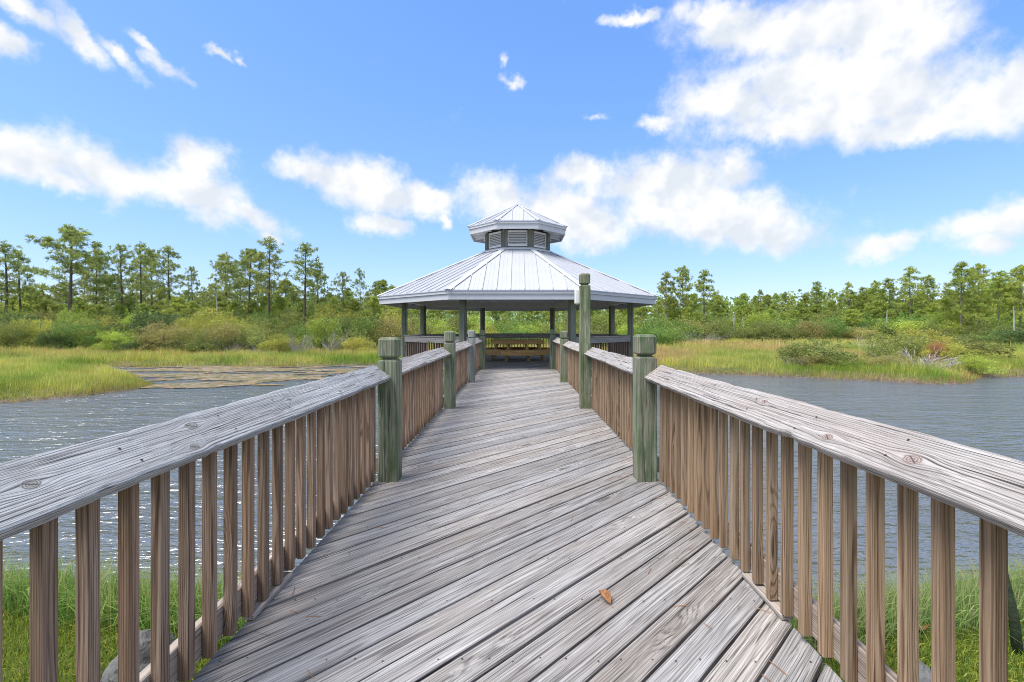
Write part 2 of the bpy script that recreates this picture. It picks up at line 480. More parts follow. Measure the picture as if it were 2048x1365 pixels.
def mat_ground():
    m, t, bs, out = mat('marsh_ground')
    tc = t.node('ShaderNodeTexCoord').outputs['Object']
    z = t.sep(tc)[2]
    n1 = t.noise(tc, .25, 4.0, .6)
    n2 = t.noise(tc, 5.0, 5.0, .65)
    g = t.ramp(n2, [(.3, (.05, .06, .018)), (.5, (.11, .125, .03)), (.7, (.20, .19, .055))])
    br = t.ramp(n2, [(.3, (.10, .075, .04)), (.6, (.25, .19, .105))])
    c = t.mix(t.mapr(n1, .47, .6), g, br)
    mud = t.ramp(n2, [(.3, (.07, .05, .035)), (.65, (.21, .165, .125))])
    c = t.mix(t.mapr(t.math('ADD', z, t.math('MULTIPLY', n2, .12)), -1.17, -1.12, 1.0, 0.0), c, mud)
    t.link(c, bs.inputs['Base Color'])
    bs.inputs['Roughness'].default_value = .95
    bp = t.node('ShaderNodeBump')
    bp.inputs['Strength'].default_value = .7
    bp.inputs['Distance'].default_value = .06
    t.link(n2, bp.inputs['Height'])
    t.link(bp.outputs[0], bs.inputs['Normal'])
    return m


M['ground'] = mat_ground()


# ------------------------------------------------------------------ mesh helpers
def link(o, parent=None):
    COL.objects.link(o)
    if parent is not None:
        o.parent = parent
    return o


def obj(name, me, m=None, parent=None, loc=None):
    if m is not None and len(me.materials) == 0:
        me.materials.append(m)
    o = bpy.data.objects.new(name, me)
    if loc is not None:
        o.location = loc
    return link(o, parent)


def empty(name, loc=(0, 0, 0), rz=0.0):
    o = bpy.data.objects.new(name, None)
    o.empty_display_size = .2
    o.location = loc
    o.rotation_euler = (0, 0, rz)
    return link(o)


def tag(o, label=None, cat=None, group=None, kind=None):
    for k, v in (('label', label), ('category', cat), ('group', group), ('kind', kind)):
        if v:
            o[k] = v
    return o


def mesh_py(name, v, f):
    me = bpy.data.meshes.new(name)
    me.from_pydata([tuple(map(float, p)) for p in v], [], f)
    me.update()
    return me


def fix(me):
    bm = bmesh.new()
    bm.from_mesh(me)
    bmesh.ops.recalc_face_normals(bm, faces=bm.faces)
    bm.to_mesh(me)
    bm.free()
    return me


def box_vf(x0, x1, y0, y1, z0, z1):
    v = [(x0, y0, z0), (x1, y0, z0), (x1, y1, z0), (x0, y1, z0), (x0, y0, z1), (x1, y0, z1), (x1, y1, z1), (x0, y1, z1)]
    f = [(0, 3, 2, 1), (4, 5, 6, 7), (0, 1, 5, 4), (1, 2, 6, 5), (2, 3, 7, 6), (3, 0, 4, 7)]
    return v, f


def bevel_me(me, off, seg=1):
    bm = bmesh.new()
    bm.from_mesh(me)
    bmesh.ops.recalc_face_normals(bm, faces=bm.faces)
    bmesh.ops.bevel(bm, geom=list(bm.edges), offset=off, segments=seg, affect='EDGES', profile=.5, clamp_overlap=True)
    bm.to_mesh(me)
    bm.free()
    return me


def box_me(name, x0, x1, y0, y1, z0, z1, bev=0.0):
    me = mesh_py(name, *box_vf(x0, x1, y0, y1, z0, z1))
    return bevel_me(me, bev) if bev else me


def beam(name, p0, p1, w, h, m, parent=None, bev=0.004, up=(0, 0, 1), origin=None):
    """a squared timber from p0 to p1; its own x axis runs along it. p0, p1 in the parent's coordinates"""
    p0, p1 = Vector(p0), Vector(p1)
    d = p1 - p0
    L = d.length
    x = d.normalized()
    y = Vector(up).cross(x).normalized()
    z = x.cross(y)
    me = box_me(name, -L / 2, L / 2, -w / 2, w / 2, -h / 2, h / 2, bev)
    o = obj(name, me, m, parent)
    o.matrix_local = Matrix.Translation((p0 + p1) / 2) @ Matrix((x, y, z)).transposed().to_4x4()
    return o


def big_mesh(name, verts, loops_per_face, loop_idx, tint=None):
    """numpy -> mesh. verts (N,3), loop_idx flat, loops_per_face list of counts"""
    me = bpy.data.meshes.new(name)
    me.vertices.add(len(verts))
    me.vertices.foreach_set('co', np.ascontiguousarray(verts, dtype=np.float32).ravel())
    me.loops.add(len(loop_idx))
    me.loops.foreach_set('vertex_index', np.ascontiguousarray(loop_idx, dtype=np.int32))
    n = len(loops_per_face)
    me.polygons.add(n)
    st = np.zeros(n, dtype=np.int32)
    st[1:] = np.cumsum(loops_per_face)[:-1]
    me.polygons.foreach_set('loop_start', st)
    me.update(calc_edges=True)
    if tint is not None:
        a = me.attributes.new('tint', 'FLOAT_COLOR', 'POINT')
        c = np.ones((len(verts), 4), dtype=np.float32)
        c[:, :3] = tint
        a.data.foreach_set('color', c.ravel())
    me.validate()
    return me


def blades_me(name, base, height, width, lean, col_, seed=0, droop=.25):
    r = np.random.default_rng(seed)
    n = len(base)
    ang = r.uniform(0, 2 * np.pi, n)
    wdir = np.stack([np.cos(ang), np.sin(ang), np.zeros(n)], 1)
    la = r.uniform(0, 2 * np.pi, n)
    ldir = np.stack([np.cos(la), np.sin(la), np.zeros(n)], 1)
    lean = np.abs(lean)[:, None]
    h = height[:, None]
    up = np.array([0, 0, 1.0])
    mid = base + up * h * .58 + ldir * lean * h * .35
    tip = base + up * h * (1 - droop * lean) + ldir * lean * h
    w = width[:, None] * .5
    v = np.stack([base - wdir * w, base + wdir * w, mid + wdir * w * .75, mid - wdir * w * .75, tip], 1).reshape(-1, 3)
    i0 = np.arange(n) * 5
    q = np.stack([i0, i0 + 1, i0 + 2, i0 + 3, i0 + 3, i0 + 2, i0 + 4], 1).ravel()
    cnt = np.tile([4, 3], n)
    tint = np.repeat(col_, 5, axis=0)
    return big_mesh(name, v, cnt, q, tint)


def leaves_me(name, c, size, aspect, col_, seed=0, nrm=None, flat=0.0):
    """one four-cornered leaf at every centre"""
    r = np.random.default_rng(seed)
    n = len(c)
    a = r.normal(size=(n, 3))
    if nrm is not None:
        a = a * (1 - flat) + nrm * flat * 2
    a /= np.linalg.norm(a, axis=1)[:, None] + 1e-9
    b = np.cross(a, r.normal(size=(n, 3)))
    b /= np.linalg.norm(b, axis=1)[:, None] + 1e-9
    cc = np.cross(a, b)
    s = size[:, None]
    v = np.stack([c - b * s * .5, c + cc * s * aspect * .5, c + b * s * .5, c - cc * s * aspect * .5], 1).reshape(-1, 3)
    q = np.arange(n * 4)
    return big_mesh(name, v, np.full(n, 4), q, np.repeat(col_, 4, axis=0))


def tube_vf(path, rad, seg=6):
    """list of points and radii -> verts, faces of a tapering tube"""
    v, f = [], []
    P = [Vector(p) for p in path]
    for i, p in enumerate(P):
        d = (P[min(i + 1, len(P) - 1)] - P[max(i - 1, 0)]).normalized()
        a = d.orthogonal().normalized() if abs(d.z) < .9 else Vector((1, 0, 0)).cross(d).normalized()
        b = d.cross(a)
        for k in range(seg):
            t = 2 * math.pi * k / seg
            v.append(p + (a * math.cos(t) + b * math.sin(t)) * rad[i])
    for i in range(len(P) - 1):
        for k in range(seg):
            a0 = i * seg + k
            a1 = i * seg + (k + 1) % seg
            f.append((a0, a1, a1 + seg, a0 + seg))
    f.append(tuple(range(seg - 1, -1, -1)))
    f.append(tuple((len(P) - 1) * seg + k for k in range(seg)))
    return v, f


def join_vf(parts):
    V, F = [], []
    for v, f in parts:
        n = len(V)
        V += list(v)
        F += [tuple(i + n for i in g) for g in f]
    return V, F


def clip_poly(poly, a, b, c):
    """keep the part of poly where a*x+b*y<=c"""
    out = []
    for i in range(len(poly)):
        p, q = poly[i], poly[(i + 1) % len(poly)]
        dp, dq = a * p[0] + b * p[1] - c, a * q[0] + b * q[1] - c
        if dp <= 0:
            out.append(p)
        if (dp < 0 < dq) or (dq < 0 < dp):
            t = dp / (dp - dq)
            out.append((p[0] + t * (q[0] - p[0]), p[1] + t * (q[1] - p[1])))
    return out


def clean_poly(poly, eps=2e-3):
    out = []
    for p in poly:
        if not out or math.hypot(p[0] - out[-1][0], p[1] - out[-1][1]) > eps:
            out.append(p)
    if len(out) > 1 and math.hypot(out[0][0] - out[-1][0], out[0][1] - out[-1][1]) < eps:
        out.pop()
    return out


def area(poly):
    return .5 * sum(poly[i][0] * poly[(i + 1) % len(poly)][1] - poly[(i + 1) % len(poly)][0] * poly[i][1] for i in range(len(poly)))


def slab_me(name, poly, z0, z1, bev=.003):
    n = len(poly)
    v = [(x, y, z0) for x, y in poly] + [(x, y, z1) for x, y in poly]
    f = [tuple(range(n - 1, -1, -1)), tuple(range(n, 2 * n))] + [(i, (i + 1) % n, n + (i + 1) % n, n + i) for i in range(n)]
    me = mesh_py(name, v, f)
    return bevel_me(me, bev) if bev else fix(me)


def planks(parent, halfplanes, m, z_top, thick, pitch, gap, u, tmin, tmax, smin, smax, name='plank', bev=.004, jit=.0024):
    """parallel boards along direction u, cut off by half planes (a,b,c); one object each"""
    ux, uy = u
    vx, vy = -uy, ux
    made = []
    t = tmin
    while t < tmax:
        w = pitch - gap - random.uniform(-.002, .005)
        strip = [(smin, t), (smax, t), (smax, t + w), (smin, t + w)]
        pts = [(s * ux + q * vx, s * uy + q * vy) for s, q in strip]
        for (a, b, c) in halfplanes:
            pts = clip_poly(pts, a, b, c - random.uniform(0, .006) * math.hypot(a, b)) if pts else pts
        pts = clean_poly(pts)
        if len(pts) >= 3 and abs(area(pts)) > .004:
            loc = [((x * ux + y * uy), (x * vx + y * vy)) for x, y in pts]
            cx = sum(p[0] for p in loc) / len(loc)
            cy = t + w / 2
            loc = [(a - cx, b - cy) for a, b in loc]
            if area(loc) < 0:
                loc.reverse()
            me = slab_me(name, loc, -thick, 0.0, bev)
            o = obj(name, me, m, parent)
            o.location = (cx * ux + cy * vx, cx * uy + cy * vy, z_top + random.uniform(-jit, jit))
            o.rotation_euler = (random.uniform(-.008, .008), 0, math.atan2(uy, ux) + random.uniform(-.0008, .0008))
            made.append(o)
        t += pitch
    return made


# ------------------------------------------------------------------ terrain, shore and water
WATER = -1.30
NEAR_SHORE = [(-400, 9.0), (-60, 6.0), (-14, 5.2), (-6, 4.5), (-3.6, 4.15), (-1.5, 3.7), (0, 3.5), (1.5, 3.65), (3.2, 4.0), (5.5, 4.4), (14, 5.6), (60, 7.0), (400, 9.0), (400, -400), (-400, -400)]
FAR_SHORE = [(-3000, 13.0), (-60, 13.5), (-30, 14.6), (-17.6, 16.0), (-16.3, 17.5), (-15.9, 19.4), (-16.6, 21.4), (-18.9, 23.2), (-22.8, 25.4), (-26.5, 27.4), (-27.5, 29.4),
             (-25.5, 30.6), (-19.5, 31.2), (-14, 30.6), (-10.2, 32.4), (-6, 35.5), (0, 37), (5, 35), (7.4, 29.5), (8.1, 27), (11.0, 25.7), (15, 24.0), (17.6, 22.6), (18.8, 21.4), (20.4, 21.7),
             (22.2, 23.0), (24.0, 24.2), (26.4, 24.5), (34, 23.6), (60, 24), (3000, 60), (3000, 4500), (-3000, 4500)]


def signed(poly, X, Y):
    """distance to the outline, positive inside"""
    P = np.array(poly, float)
    Q = np.roll(P, -1, 0)
    best = np.full(X.shape, 1e18)
    ins = np.zeros(X.shape, bool)
    for (x0, y0), (x1, y1) in zip(P, Q):
        ex, ey = x1 - x0, y1 - y0
        t = np.clip(((X - x0) * ex + (Y - y0) * ey) / (ex * ex + ey * ey + 1e-12), 0, 1)
        best = np.minimum(best, (X - x0 - t * ex) ** 2 + (Y - y0 - t * ey) ** 2)
        c = ((y0 > Y) != (y1 > Y)) & (X < (x1 - x0) * (Y - y0) / (y1 - y0 + 1e-12) + x0)
        ins ^= c
    d = np.sqrt(best)
    return np.where(ins, d, -d)


def wob(X, Y, s, seed=0):
    r = np.random.default_rng(100 + seed)
    o = np.zeros(np.shape(X))
    for k in range(6):
        a = r.uniform(0, 2 * np.pi)
        f = s * r.uniform(.6, 1.9)
        o = o + np.sin((X * np.cos(a) + Y * np.sin(a)) * f + r.uniform(0, 6.28))
    return o / 6.0


def land_sd(X, Y):
    return signed(FAR_SHORE, X, Y) + .25 * wob(X, Y, 2.2, 1) + .35 * wob(X, Y, .7, 2)


def height(X, Y):
    X = np.asarray(X, float)
    Y = np.asarray(Y, float)
    d = land_sd(X, Y)
    zf = np.where(d > 0, np.minimum(.03 + d * .22, .30 + .008 * np.minimum(d, 60)), np.maximum(d * .35, -.9)) + np.where(d > .5, .05 * wob(X, Y, 1.1, 3), 0)
    n = signed(NEAR_SHORE, X, Y) + .12 * wob(X, Y, 3.0, 4)
    zn = np.where(n > 0, np.minimum(n * .95, .46 + .05 * np.minimum(n, 4)), np.maximum(n * .5, -.9)) + np.where(n > .4, .02 * wob(X, Y, 4.0, 5), 0)
    return WATER + np.maximum(zf, zn)


def spaced(n, lo, hi, k, c=0.0):
    u = np.linspace(-1, 1, n)
    s = np.sinh(k * u) / np.sinh(k)
    return np.where(s < 0, c + s * (c - lo), c + s * (hi - c))


gx = spaced(381, -2800, 2800, 6.6)
gy = np.concatenate([np.linspace(-60, -2, 12)[:-1], np.linspace(-2, 7, 50)[:-1], np.geomspace(7, 4200, 200)])
GX, GY = np.meshgrid(gx, gy)
GZ = height(GX, GY)
nx, ny = len(gx), len(gy)
idx = np.arange(nx * ny).reshape(ny, nx)
quads = np.stack([idx[:-1, :-1], idx[:-1, 1:], idx[1:, 1:], idx[1:, :-1]], -1).reshape(-1, 4)
gme = big_mesh('ground', np.stack([GX, GY, GZ], -1).reshape(-1, 3), np.full(len(quads), 4), quads.ravel())
gme.polygons.foreach_set('use_smooth', np.ones(len(quads), bool))
tag(obj('ground', gme, M['ground']), kind='structure')
wme = mesh_py('water', [(-700, 2, WATER), (700, 2, WATER), (700, 120, WATER), (-700, 120, WATER)], [(0, 1, 2, 3)])
tag(obj('water', wme, M['water']), kind='structure')

# ------------------------------------------------------------------ boardwalk
S2 = math.sqrt(.5)
HALF = 1.205
Y_END = 14.40
boardwalk = empty('boardwalk', (0, 0, 0))
tag(boardwalk, 'weathered grey wooden boardwalk of diagonal planks leading to the gazebo', 'boardwalk')
planks(boardwalk, [(1, 0, HALF), (-1, 0, HALF), (0, 1, Y_END), (0, -1, 1.2)], M['deck'], 0.0, .038, .1475, .0115, (S2, S2), -1.9, 11.2, -4, 14)
for sx_ in (-1, 1):
    beam('rim_joist', (sx_ * 1.165, -1.2, -.165), (sx_ * 1.165, Y_END, -.165), .04, .24, M['joist'], boardwalk)
for k in range(38):
    y = -1.0 + k * .405
    beam('joist', (-1.143, y, -.165), (1.143, y, -.165), .04, .235, M['joist'], boardwalk, 0)
# nail heads: two in every board over every joist
parts = []
rr = random.Random(3)
for k in range(4, 26):
    y = -1.0 + k * .405
    for t0 in np.arange(-1.9, 11.2, .1475):
        for dt in (.03, .108):
            s = y * math.sqrt(2) - (t0 + dt)
            x = (s - (t0 + dt)) * S2 + rr.uniform(-.012, .012)
            if abs(x) < HALF - .03 and rr.random() < .93:
                yy = y + rr.uniform(-.012, .012)
                r_ = .0042
                v = [(x + r_ * math.cos(a * 1.0472), yy + r_ * math.sin(a * 1.0472), .0022) for a in range(6)]
                parts.append((v, [(0, 1, 2, 3, 4, 5)]))
nails = obj('nail_heads', mesh_py('nail_heads', *join_vf(parts)), M['nail'], boardwalk)
nails['kind'] = 'stuff'

# ------------------------------------------------------------------ posts
PW = .168
POST_Y = [0.42, 3.94, 7.50, 11.05, 14.58]        # front faces
PXI = 1.006                                         # inner face


def post_me(name, top):
    """square post with eased corners, a V groove under the cap block and a bevelled top"""
    w = PW / 2
    rings = [(-2.3, w, .006), (top - .205, w, .010), (top - .200, w, .014), (top - .180, w - .034, .014), (top - .158, w - .001, .022), (top - .150, w, .024), (top - .022, w, .022), (top - .006, w - .014, .018), (top, w - .024, .016)]
    v, f = [], []
    for (z, h, c) in rings:
        for (a, b) in ((1, -1), (1, 1), (-1, 1), (-1, -1)):
            p = (a * h, b * h)
            if (a, b) == (1, -1):
                v += [(h - c, -h, z), (h, -h + c, z)]
            elif (a, b) == (1, 1):
                v += [(h, h - c, z), (h - c, h, z)]
            elif (a, b) == (-1, 1):
                v += [(-h + c, h, z), (-h, h - c, z)]
            else:
                v += [(-h, -h + c, z), (-h + c, -h, z)]
    for i in range(len(rings) - 1):
        for k in range(8):
            a0, a1 = i * 8 + k, i * 8 + (k + 1) % 8
            f.append((a0, a1, a1 + 8, a0 + 8))
    f.append(tuple(range(7, -1, -1)))
    f.append(tuple((len(rings) - 1) * 8 + k for k in range(8)))
    return fix(mesh_py(name, v, f))


post_std = [post_me('post', 1.228), post_me('post', 1.215), post_me('post', 1.24)]
post_tall = post_me('post', 2.165)
POST_LABEL = {
    (-1, 0): 'green railing post beside the camera at the near end of the left handrail',
    (1, 0): 'green railing post beside the camera at the near end of the right handrail',
    (-1, 1): 'large nearest left green post with a grey knot on its grooved cap',
    (1, 1): 'large nearest right green post with grooved cap at the end of the wide handrail',
    (-1, 2): 'second green post along the left railing of the boardwalk',
    (1, 2): 'tall green post rising well above the right railing with a white box on its side',
    (-1, 3): 'bleached grey post, third along the left railing',
    (1, 3): 'small green post just beyond the tall post on the right railing',
    (-1, 4): 'last green post of the left railing at the gazebo entrance',
    (1, 4): 'last green post of the right railing at the gazebo entrance',
}
for sx_ in (-1, 1):
    for k, y in enumerate(POST_Y):
        tall = (sx_, k) == (1, 2)
        me = (post_tall if tall else post_std[(k + (sx_ > 0)) % 3]).copy()
        o = obj('railing_post', me, M['post_grey'] if (sx_, k) == (-1, 3) else M['post'])
        o.location = (sx_ * (PXI + PW / 2), y + PW / 2, 0)
        o.rotation_euler = (random.uniform(-.004, .004), random.uniform(-.004, .004), random.uniform(-.01, .01))
        tag(o, POST_LABEL[(sx_, k)], 'post', 'boardwalk railing posts')

# ------------------------------------------------------------------ railing bays between the posts
IN_X, IN_Z, OUT_X, OUT_Z, CAP_T = 1.060, .880, 1.204, .985, .040


def cap_me(L, seed, near):
    """handrail board, leaning inwards; local x along, y across from inner (0) to outer edge, z up from its top face"""
    r = random.Random(seed)
    W = math.hypot(OUT_X - IN_X, OUT_Z - IN_Z)
    n = 90 if near else 24
    ph = [r.uniform(0, 6.28) for _ in range(8)]
    gouge = [(r.uniform(.05, .95) * L, r.uniform(.015, .05), r.uniform(.002, .007)) for _ in range(8 if near else 3)]
    gouge2 = [(r.uniform(.05, .95) * L, r.uniform(.015, .06), r.uniform(.002, .006)) for _ in range(8 if near else 3)]
    def edge(x, k, gg):
        e = .0022 * math.sin(x * 3.1 + ph[k]) + .0014 * math.sin(x * 9.7 + ph[k + 1]) + .0008 * math.sin(x * 31 + ph[k + 2]) + r.uniform(-.0006, .0006)
        for (c, w, a) in gg:
            e -= a * math.exp(-((x - c) / w) ** 2)
        return e
    v, f = [], []
    for i in range(n + 1):
        x = L * i / n
        ei, eo = edge(x, 0, gouge), edge(x, 3, gouge2)
        zt = .0016 * math.sin(x * 1.7 + ph[6]) + .0009 * math.sin(x * 7 + ph[7]) + r.uniform(-.0005, .0005)
        a = .006 + max(0, -ei) * .6
        b = .005 + max(0, -eo) * .6
        y0, y1 = -ei, W + eo
        sec = [(y0, -CAP_T + .006), (y0 - .001, -a), (y0 + a * .35, -a * .35 + zt), (y0 + a * 1.2, zt)]
        for q in (.3, .55, .8):
            sec.append((W * q, zt + r.uniform(-.0007, .0007) + .001 * math.sin(x * 5 + q * 9)))
        sec += [(y1 - b * 1.2, zt), (y1 - b * .3, -b * .35 + zt), (y1, -b), (y1, -CAP_T + .004), (y1 - .006, -CAP_T), (y0 + .006, -CAP_T)]
        v += [(x, p[0], p[1]) for p in sec]
        m_ = len(sec)
    for i in range(n):
        for k in range(m_):
            a0, a1 = i * m_ + k, i * m_ + (k + 1) % m_
            f.append((a0, a1, a1 + m_, a0 + m_))
    f.append(tuple(range(m_ - 1, -1, -1)))
    f.append(tuple(n * m_ + k for k in range(m_)))
    return fix(mesh_py('cap_rail', v, f))


bal_me = [box_me('baluster', -.019, .019, -.019, .019, 0, .885, .0022) for _ in range(3)]
for b_ in bal_me:
    b_.materials.append(M['baluster'])
bal_tan = [box_me('baluster', -.019, .019, -.019, .019, 0, .885, .0022) for _ in range(3)]
for b_ in bal_tan:
    b_.materials.append(M['baluster_tan'])
BAY_LABEL = {
    (-1, 0): 'near left railing with broad grey handrail and brown square balusters',
    (1, 0): 'near right railing with pale knotty cracked handrail and tan square balusters',
    (-1, 1): 'left railing bay between the knotted near post and the second post',
    (1, 1): 'right railing bay between the near post and the tall post',
    (-1, 2): 'left railing bay ending at the bleached grey post',
    (1, 2): 'right railing bay just beyond the tall post',
    (-1, 3): 'short looking left railing bay joining the gazebo entrance',
    (1, 3): 'short looking right railing bay joining the gazebo entrance',
}
for sx_ in (-1, 1):
    for k in range(4):
        y0, y1 = POST_Y[k] + PW + .001, POST_Y[k + 1] - .001
        bay = empty('railing_bay', (sx_ * 1.19, y0, 0))
        tag(bay, BAY_LABEL[(sx_, k)], 'railing', 'boardwalk railing bays')
        L = y1 - y0
        me = cap_me(L, 11 + k + (50 if sx_ > 0 else 0), k < 2)
        # across vector from inner to outer edge, length direction chosen so that the frame stays right handed
        acr = Vector((sx_ * (OUT_X - IN_X), 0, OUT_Z - IN_Z)).normalized()
        xax = Vector((0, 1, 0))
        if sx_ > 0:
            xax = -xax
        zax = xax.cross(acr)
        st = Vector((sx_ * IN_X - bay.location.x, 0 if sx_ < 0 else L, IN_Z))
        o = obj('cap_rail', me, (M['cap_left'] if sx_ < 0 else M['cap_right']) if k == 0 else M['cap'], bay)
        o.matrix_local = Matrix.Translation(st) @ Matrix((xax, acr, zax)).transposed().to_4x4()
        cx_ = sx_ * 1.2285 - bay.location.x
        beam('bottom_rail', (cx_, 0, .098), (cx_, L, .098), .038, .13, M['bottom'], bay)
        beam('top_rail', (cx_, 0, .865), (cx_, L, .865), .038, .088, M['bottom'], bay)
        nb = int(L / .1275)
        o0 = (L - (nb - 1) * .1275) / 2
        for i in range(nb):
            y = o0 + i * .1275
            b = bpy.data.objects.new('baluster', (bal_tan if sx_ > 0 else bal_me)[i % 3])
            b.location = (sx_ * 1.189 - bay.location.x + random.uniform(-.0015, .0015), y + random.uniform(-.004, .004), .034 + random.uniform(-.006, .004))
            b.rotation_euler = (random.uniform(-.003, .003), random.uniform(-.003, .003), random.choice((0, math.pi / 2, math.pi)) + random.uniform(-.03, .03))
            link(b, bay)
        if k == 0:
            beam('spacer_block', (sx_ * 1.195 - bay.location.x, 2.08 - y0, .014), (sx_ * 1.195 - bay.location.x, 2.45 - y0, .014), .055, .024, M['bottom'], bay)

# nail heads along the two near handrails (they lie on the tilted board)
for sx_ in (-1, 1):
    cap = [o for o in SC.objects if o.name.startswith('cap_rail') and o.parent and o.parent.get('label') == BAY_LABEL[(sx_, 0)]][0]
    rr = random.Random(60 + sx_)
    parts = []
    for q in range(7):
        for dy_ in (.045, .125):
            x0_, y0_ = .3 + q * .45 + rr.uniform(-.05, .05), dy_ + rr.uniform(-.012, .012)
            parts.append(([(x0_ + .0045 * math.cos(a * 1.0472), y0_ + .0045 * math.sin(a * 1.0472), .0042) for a in range(6)], [(0, 1, 2, 3, 4, 5)]))
    nh = obj('nail_heads', mesh_py('nail_heads', *join_vf(parts)), M['nail'], cap)
    nh['kind'] = 'stuff'
# pine needles and crumbs of bark lying on the deck
parts = []
rr = random.Random(71)
for q in range(150):
    yy = rr.uniform(1.2, 7.5)
    xx = rr.choice((-1, 1)) * (1.16 - abs(rr.gauss(0, .28)))
    a = rr.uniform(0, 6.28)
    L = rr.uniform(.02, .09)
    wq = rr.uniform(.0007, .0013)
    dx_, dy_ = math.cos(a) * L / 2, math.sin(a) * L / 2
    nx_, ny_ = -math.sin(a) * wq, math.cos(a) * wq
    z_ = .0045
    parts.append(([(xx - dx_ - nx_, yy - dy_ - ny_, z_), (xx + dx_ - nx_, yy + dy_ - ny_, z_), (xx + dx_ + nx_, yy + dy_ + ny_, z_ + .002), (xx - dx_ + nx_, yy - dy_ + ny_, z_ + .002)], [(0, 1, 2, 3)]))
tag(obj('pine_litter', mesh_py('pine_litter', *join_vf(parts)), M['dry_leaf']), 'scattered dry pine needles lying along the edges of the deck', 'needles', None, 'stuff')

# rounded white box on the tall post
bm = bmesh.new()
bmesh.ops.create_cube(bm, size=1.0)
bmesh.ops.scale(bm, vec=(.085, .10, .25), verts=bm.verts)
bmesh.ops.bevel(bm, geom=list(bm.edges), offset=.03, segments=4, affect='EDGES', profile=.6)
me = bpy.data.meshes.new('post_box')
bm.to_mesh(me)
bm.free()
pbx = empty('post_box', (1.006 - .0435, 7.50 + .08, 1.795))
tag(pbx, 'small rounded white plastic box fixed to the side of the tall green post', 'light fixture')
o = obj('housing', me, M['white'], pbx)
for p in me.polygons:
    p.use_smooth = True
obj('mounting_plate', box_me('mounting_plate', .036, .0425, -.055, .055, -.10, .10, .002), M['drip'], pbx)

# dry leaf on the deck
lf = empty('fallen_leaf', (.415, 2.235, .003), R(20))
lf.scale = (1.05, 1.05, 1.1)
tag(lf, 'curled orange brown fallen leaf lying on the deck planks', 'leaf')
v, f = [], []
nu, nvv = 10, 7
for i in range(nu + 1):
    u_ = i / nu
    hw = .027 * math.sin(math.pi * min(1, u_ * .96 + .04)) ** .75
    for j in range(nvv):
        s = (j / (nvv - 1) - .5) * 2
        v.append((s * hw * .85, (u_ - .5) * .085, .003 + .030 * abs(s) * math.sin(math.pi * u_) ** .8 + .012 * (u_ - .4) ** 2 * 4))
for i in range(nu):
    for j in range(nvv - 1):
        a = i * nvv + j
        f.append((a, a + 1, a + nvv + 1, a + nvv))
bl = mesh_py('blade', v, f)
o = obj('blade', bl, M['dry_leaf'], lf)
sm = o.modifiers.new('thick', 'SOLIDIFY')
sm.thickness = .0008
for p in bl.polygons:
    p.use_smooth = True
obj('stem', mesh_py('stem', *tube_vf([(0, -.040, .008), (0, -.055, .006), (.003, -.07, .003)], [.0013, .001, .0009], 5)), M['dry_leaf'], lf)

# ------------------------------------------------------------------ gazebo
GC = Vector((0, 18.69, 0))
gaz = empty('gazebo', GC)
tag(gaz, 'octagonal open gazebo with white standing seam metal roof, cupola and green columns', 'gazebo')
TAN = math.tan(R(22.5))


def octv(a, z=0.0, off=22.5):
    r_ = a / math.cos(R(22.5))
    return [Vector((r_ * math.cos(R(45 * k + off)), r_ * math.sin(R(45 * k + off)), z)) for k in range(8)]


A_FLOOR, A_COL, A_EAVE = 4.28, 4.088, 4.93
hp = [(math.cos(R(45 * k)), math.sin(R(45 * k)), A_FLOOR) for k in range(8)]
planks(gaz, hp, M['deck'], 0.0, .038, .1475, .008, (S2, S2), -4.7, 4.7, -6, 6, 'floor_plank')
ov = octv(A_FLOOR - .03)
for k in range(8):
    beam('floor_rim', ov[k] + Vector((0, 0, -.17)), ov[(k + 1) % 8] + Vector((0, 0, -.17)), .045, .25, M['joist'], gaz)
for k in range(9):
    y = -3.6 + k * .9
    hw = min(4.15, (4.25 / math.cos(R(22.5))) ** 2 - y * y) if abs(y) < 1.7 else 4.2 - (abs(y) - 1.74)
    beam('floor_joist', (-hw, y, -.165), (hw, y, -.165), .045, .235, M['joist'], gaz, 0)
colv = octv(A_COL)
col_me = box_me('column', -.095, .095, -.095, .095, -2.3, 2.24, .01)
for k in range(8):
    c = bpy.data.objects.new('column', col_me)
    c.location = colv[k]
    c.rotation_euler = (0, 0, R(45 * k + 22.5))
    link(c, gaz)
col_me.materials.append(M['column'])
for k in range(8):                               # header beams, then the railing of every side but the entrance
    a, b = colv[k], colv[(k + 1) % 8]
    d = (b - a).normalized()
    nrm = ((a + b) / 2).normalized()
    beam('header_beam', a + d * .02 + Vector((0, 0, 2.36)), b - d * .02 + Vector((0, 0, 2.36)), .14, .26, M['soffit'], gaz)
gb_me = box_me('baluster', -.019, .019, -.019, .019, .08, .84, 0)
gb_me.materials.append(M['gaz_baluster'])
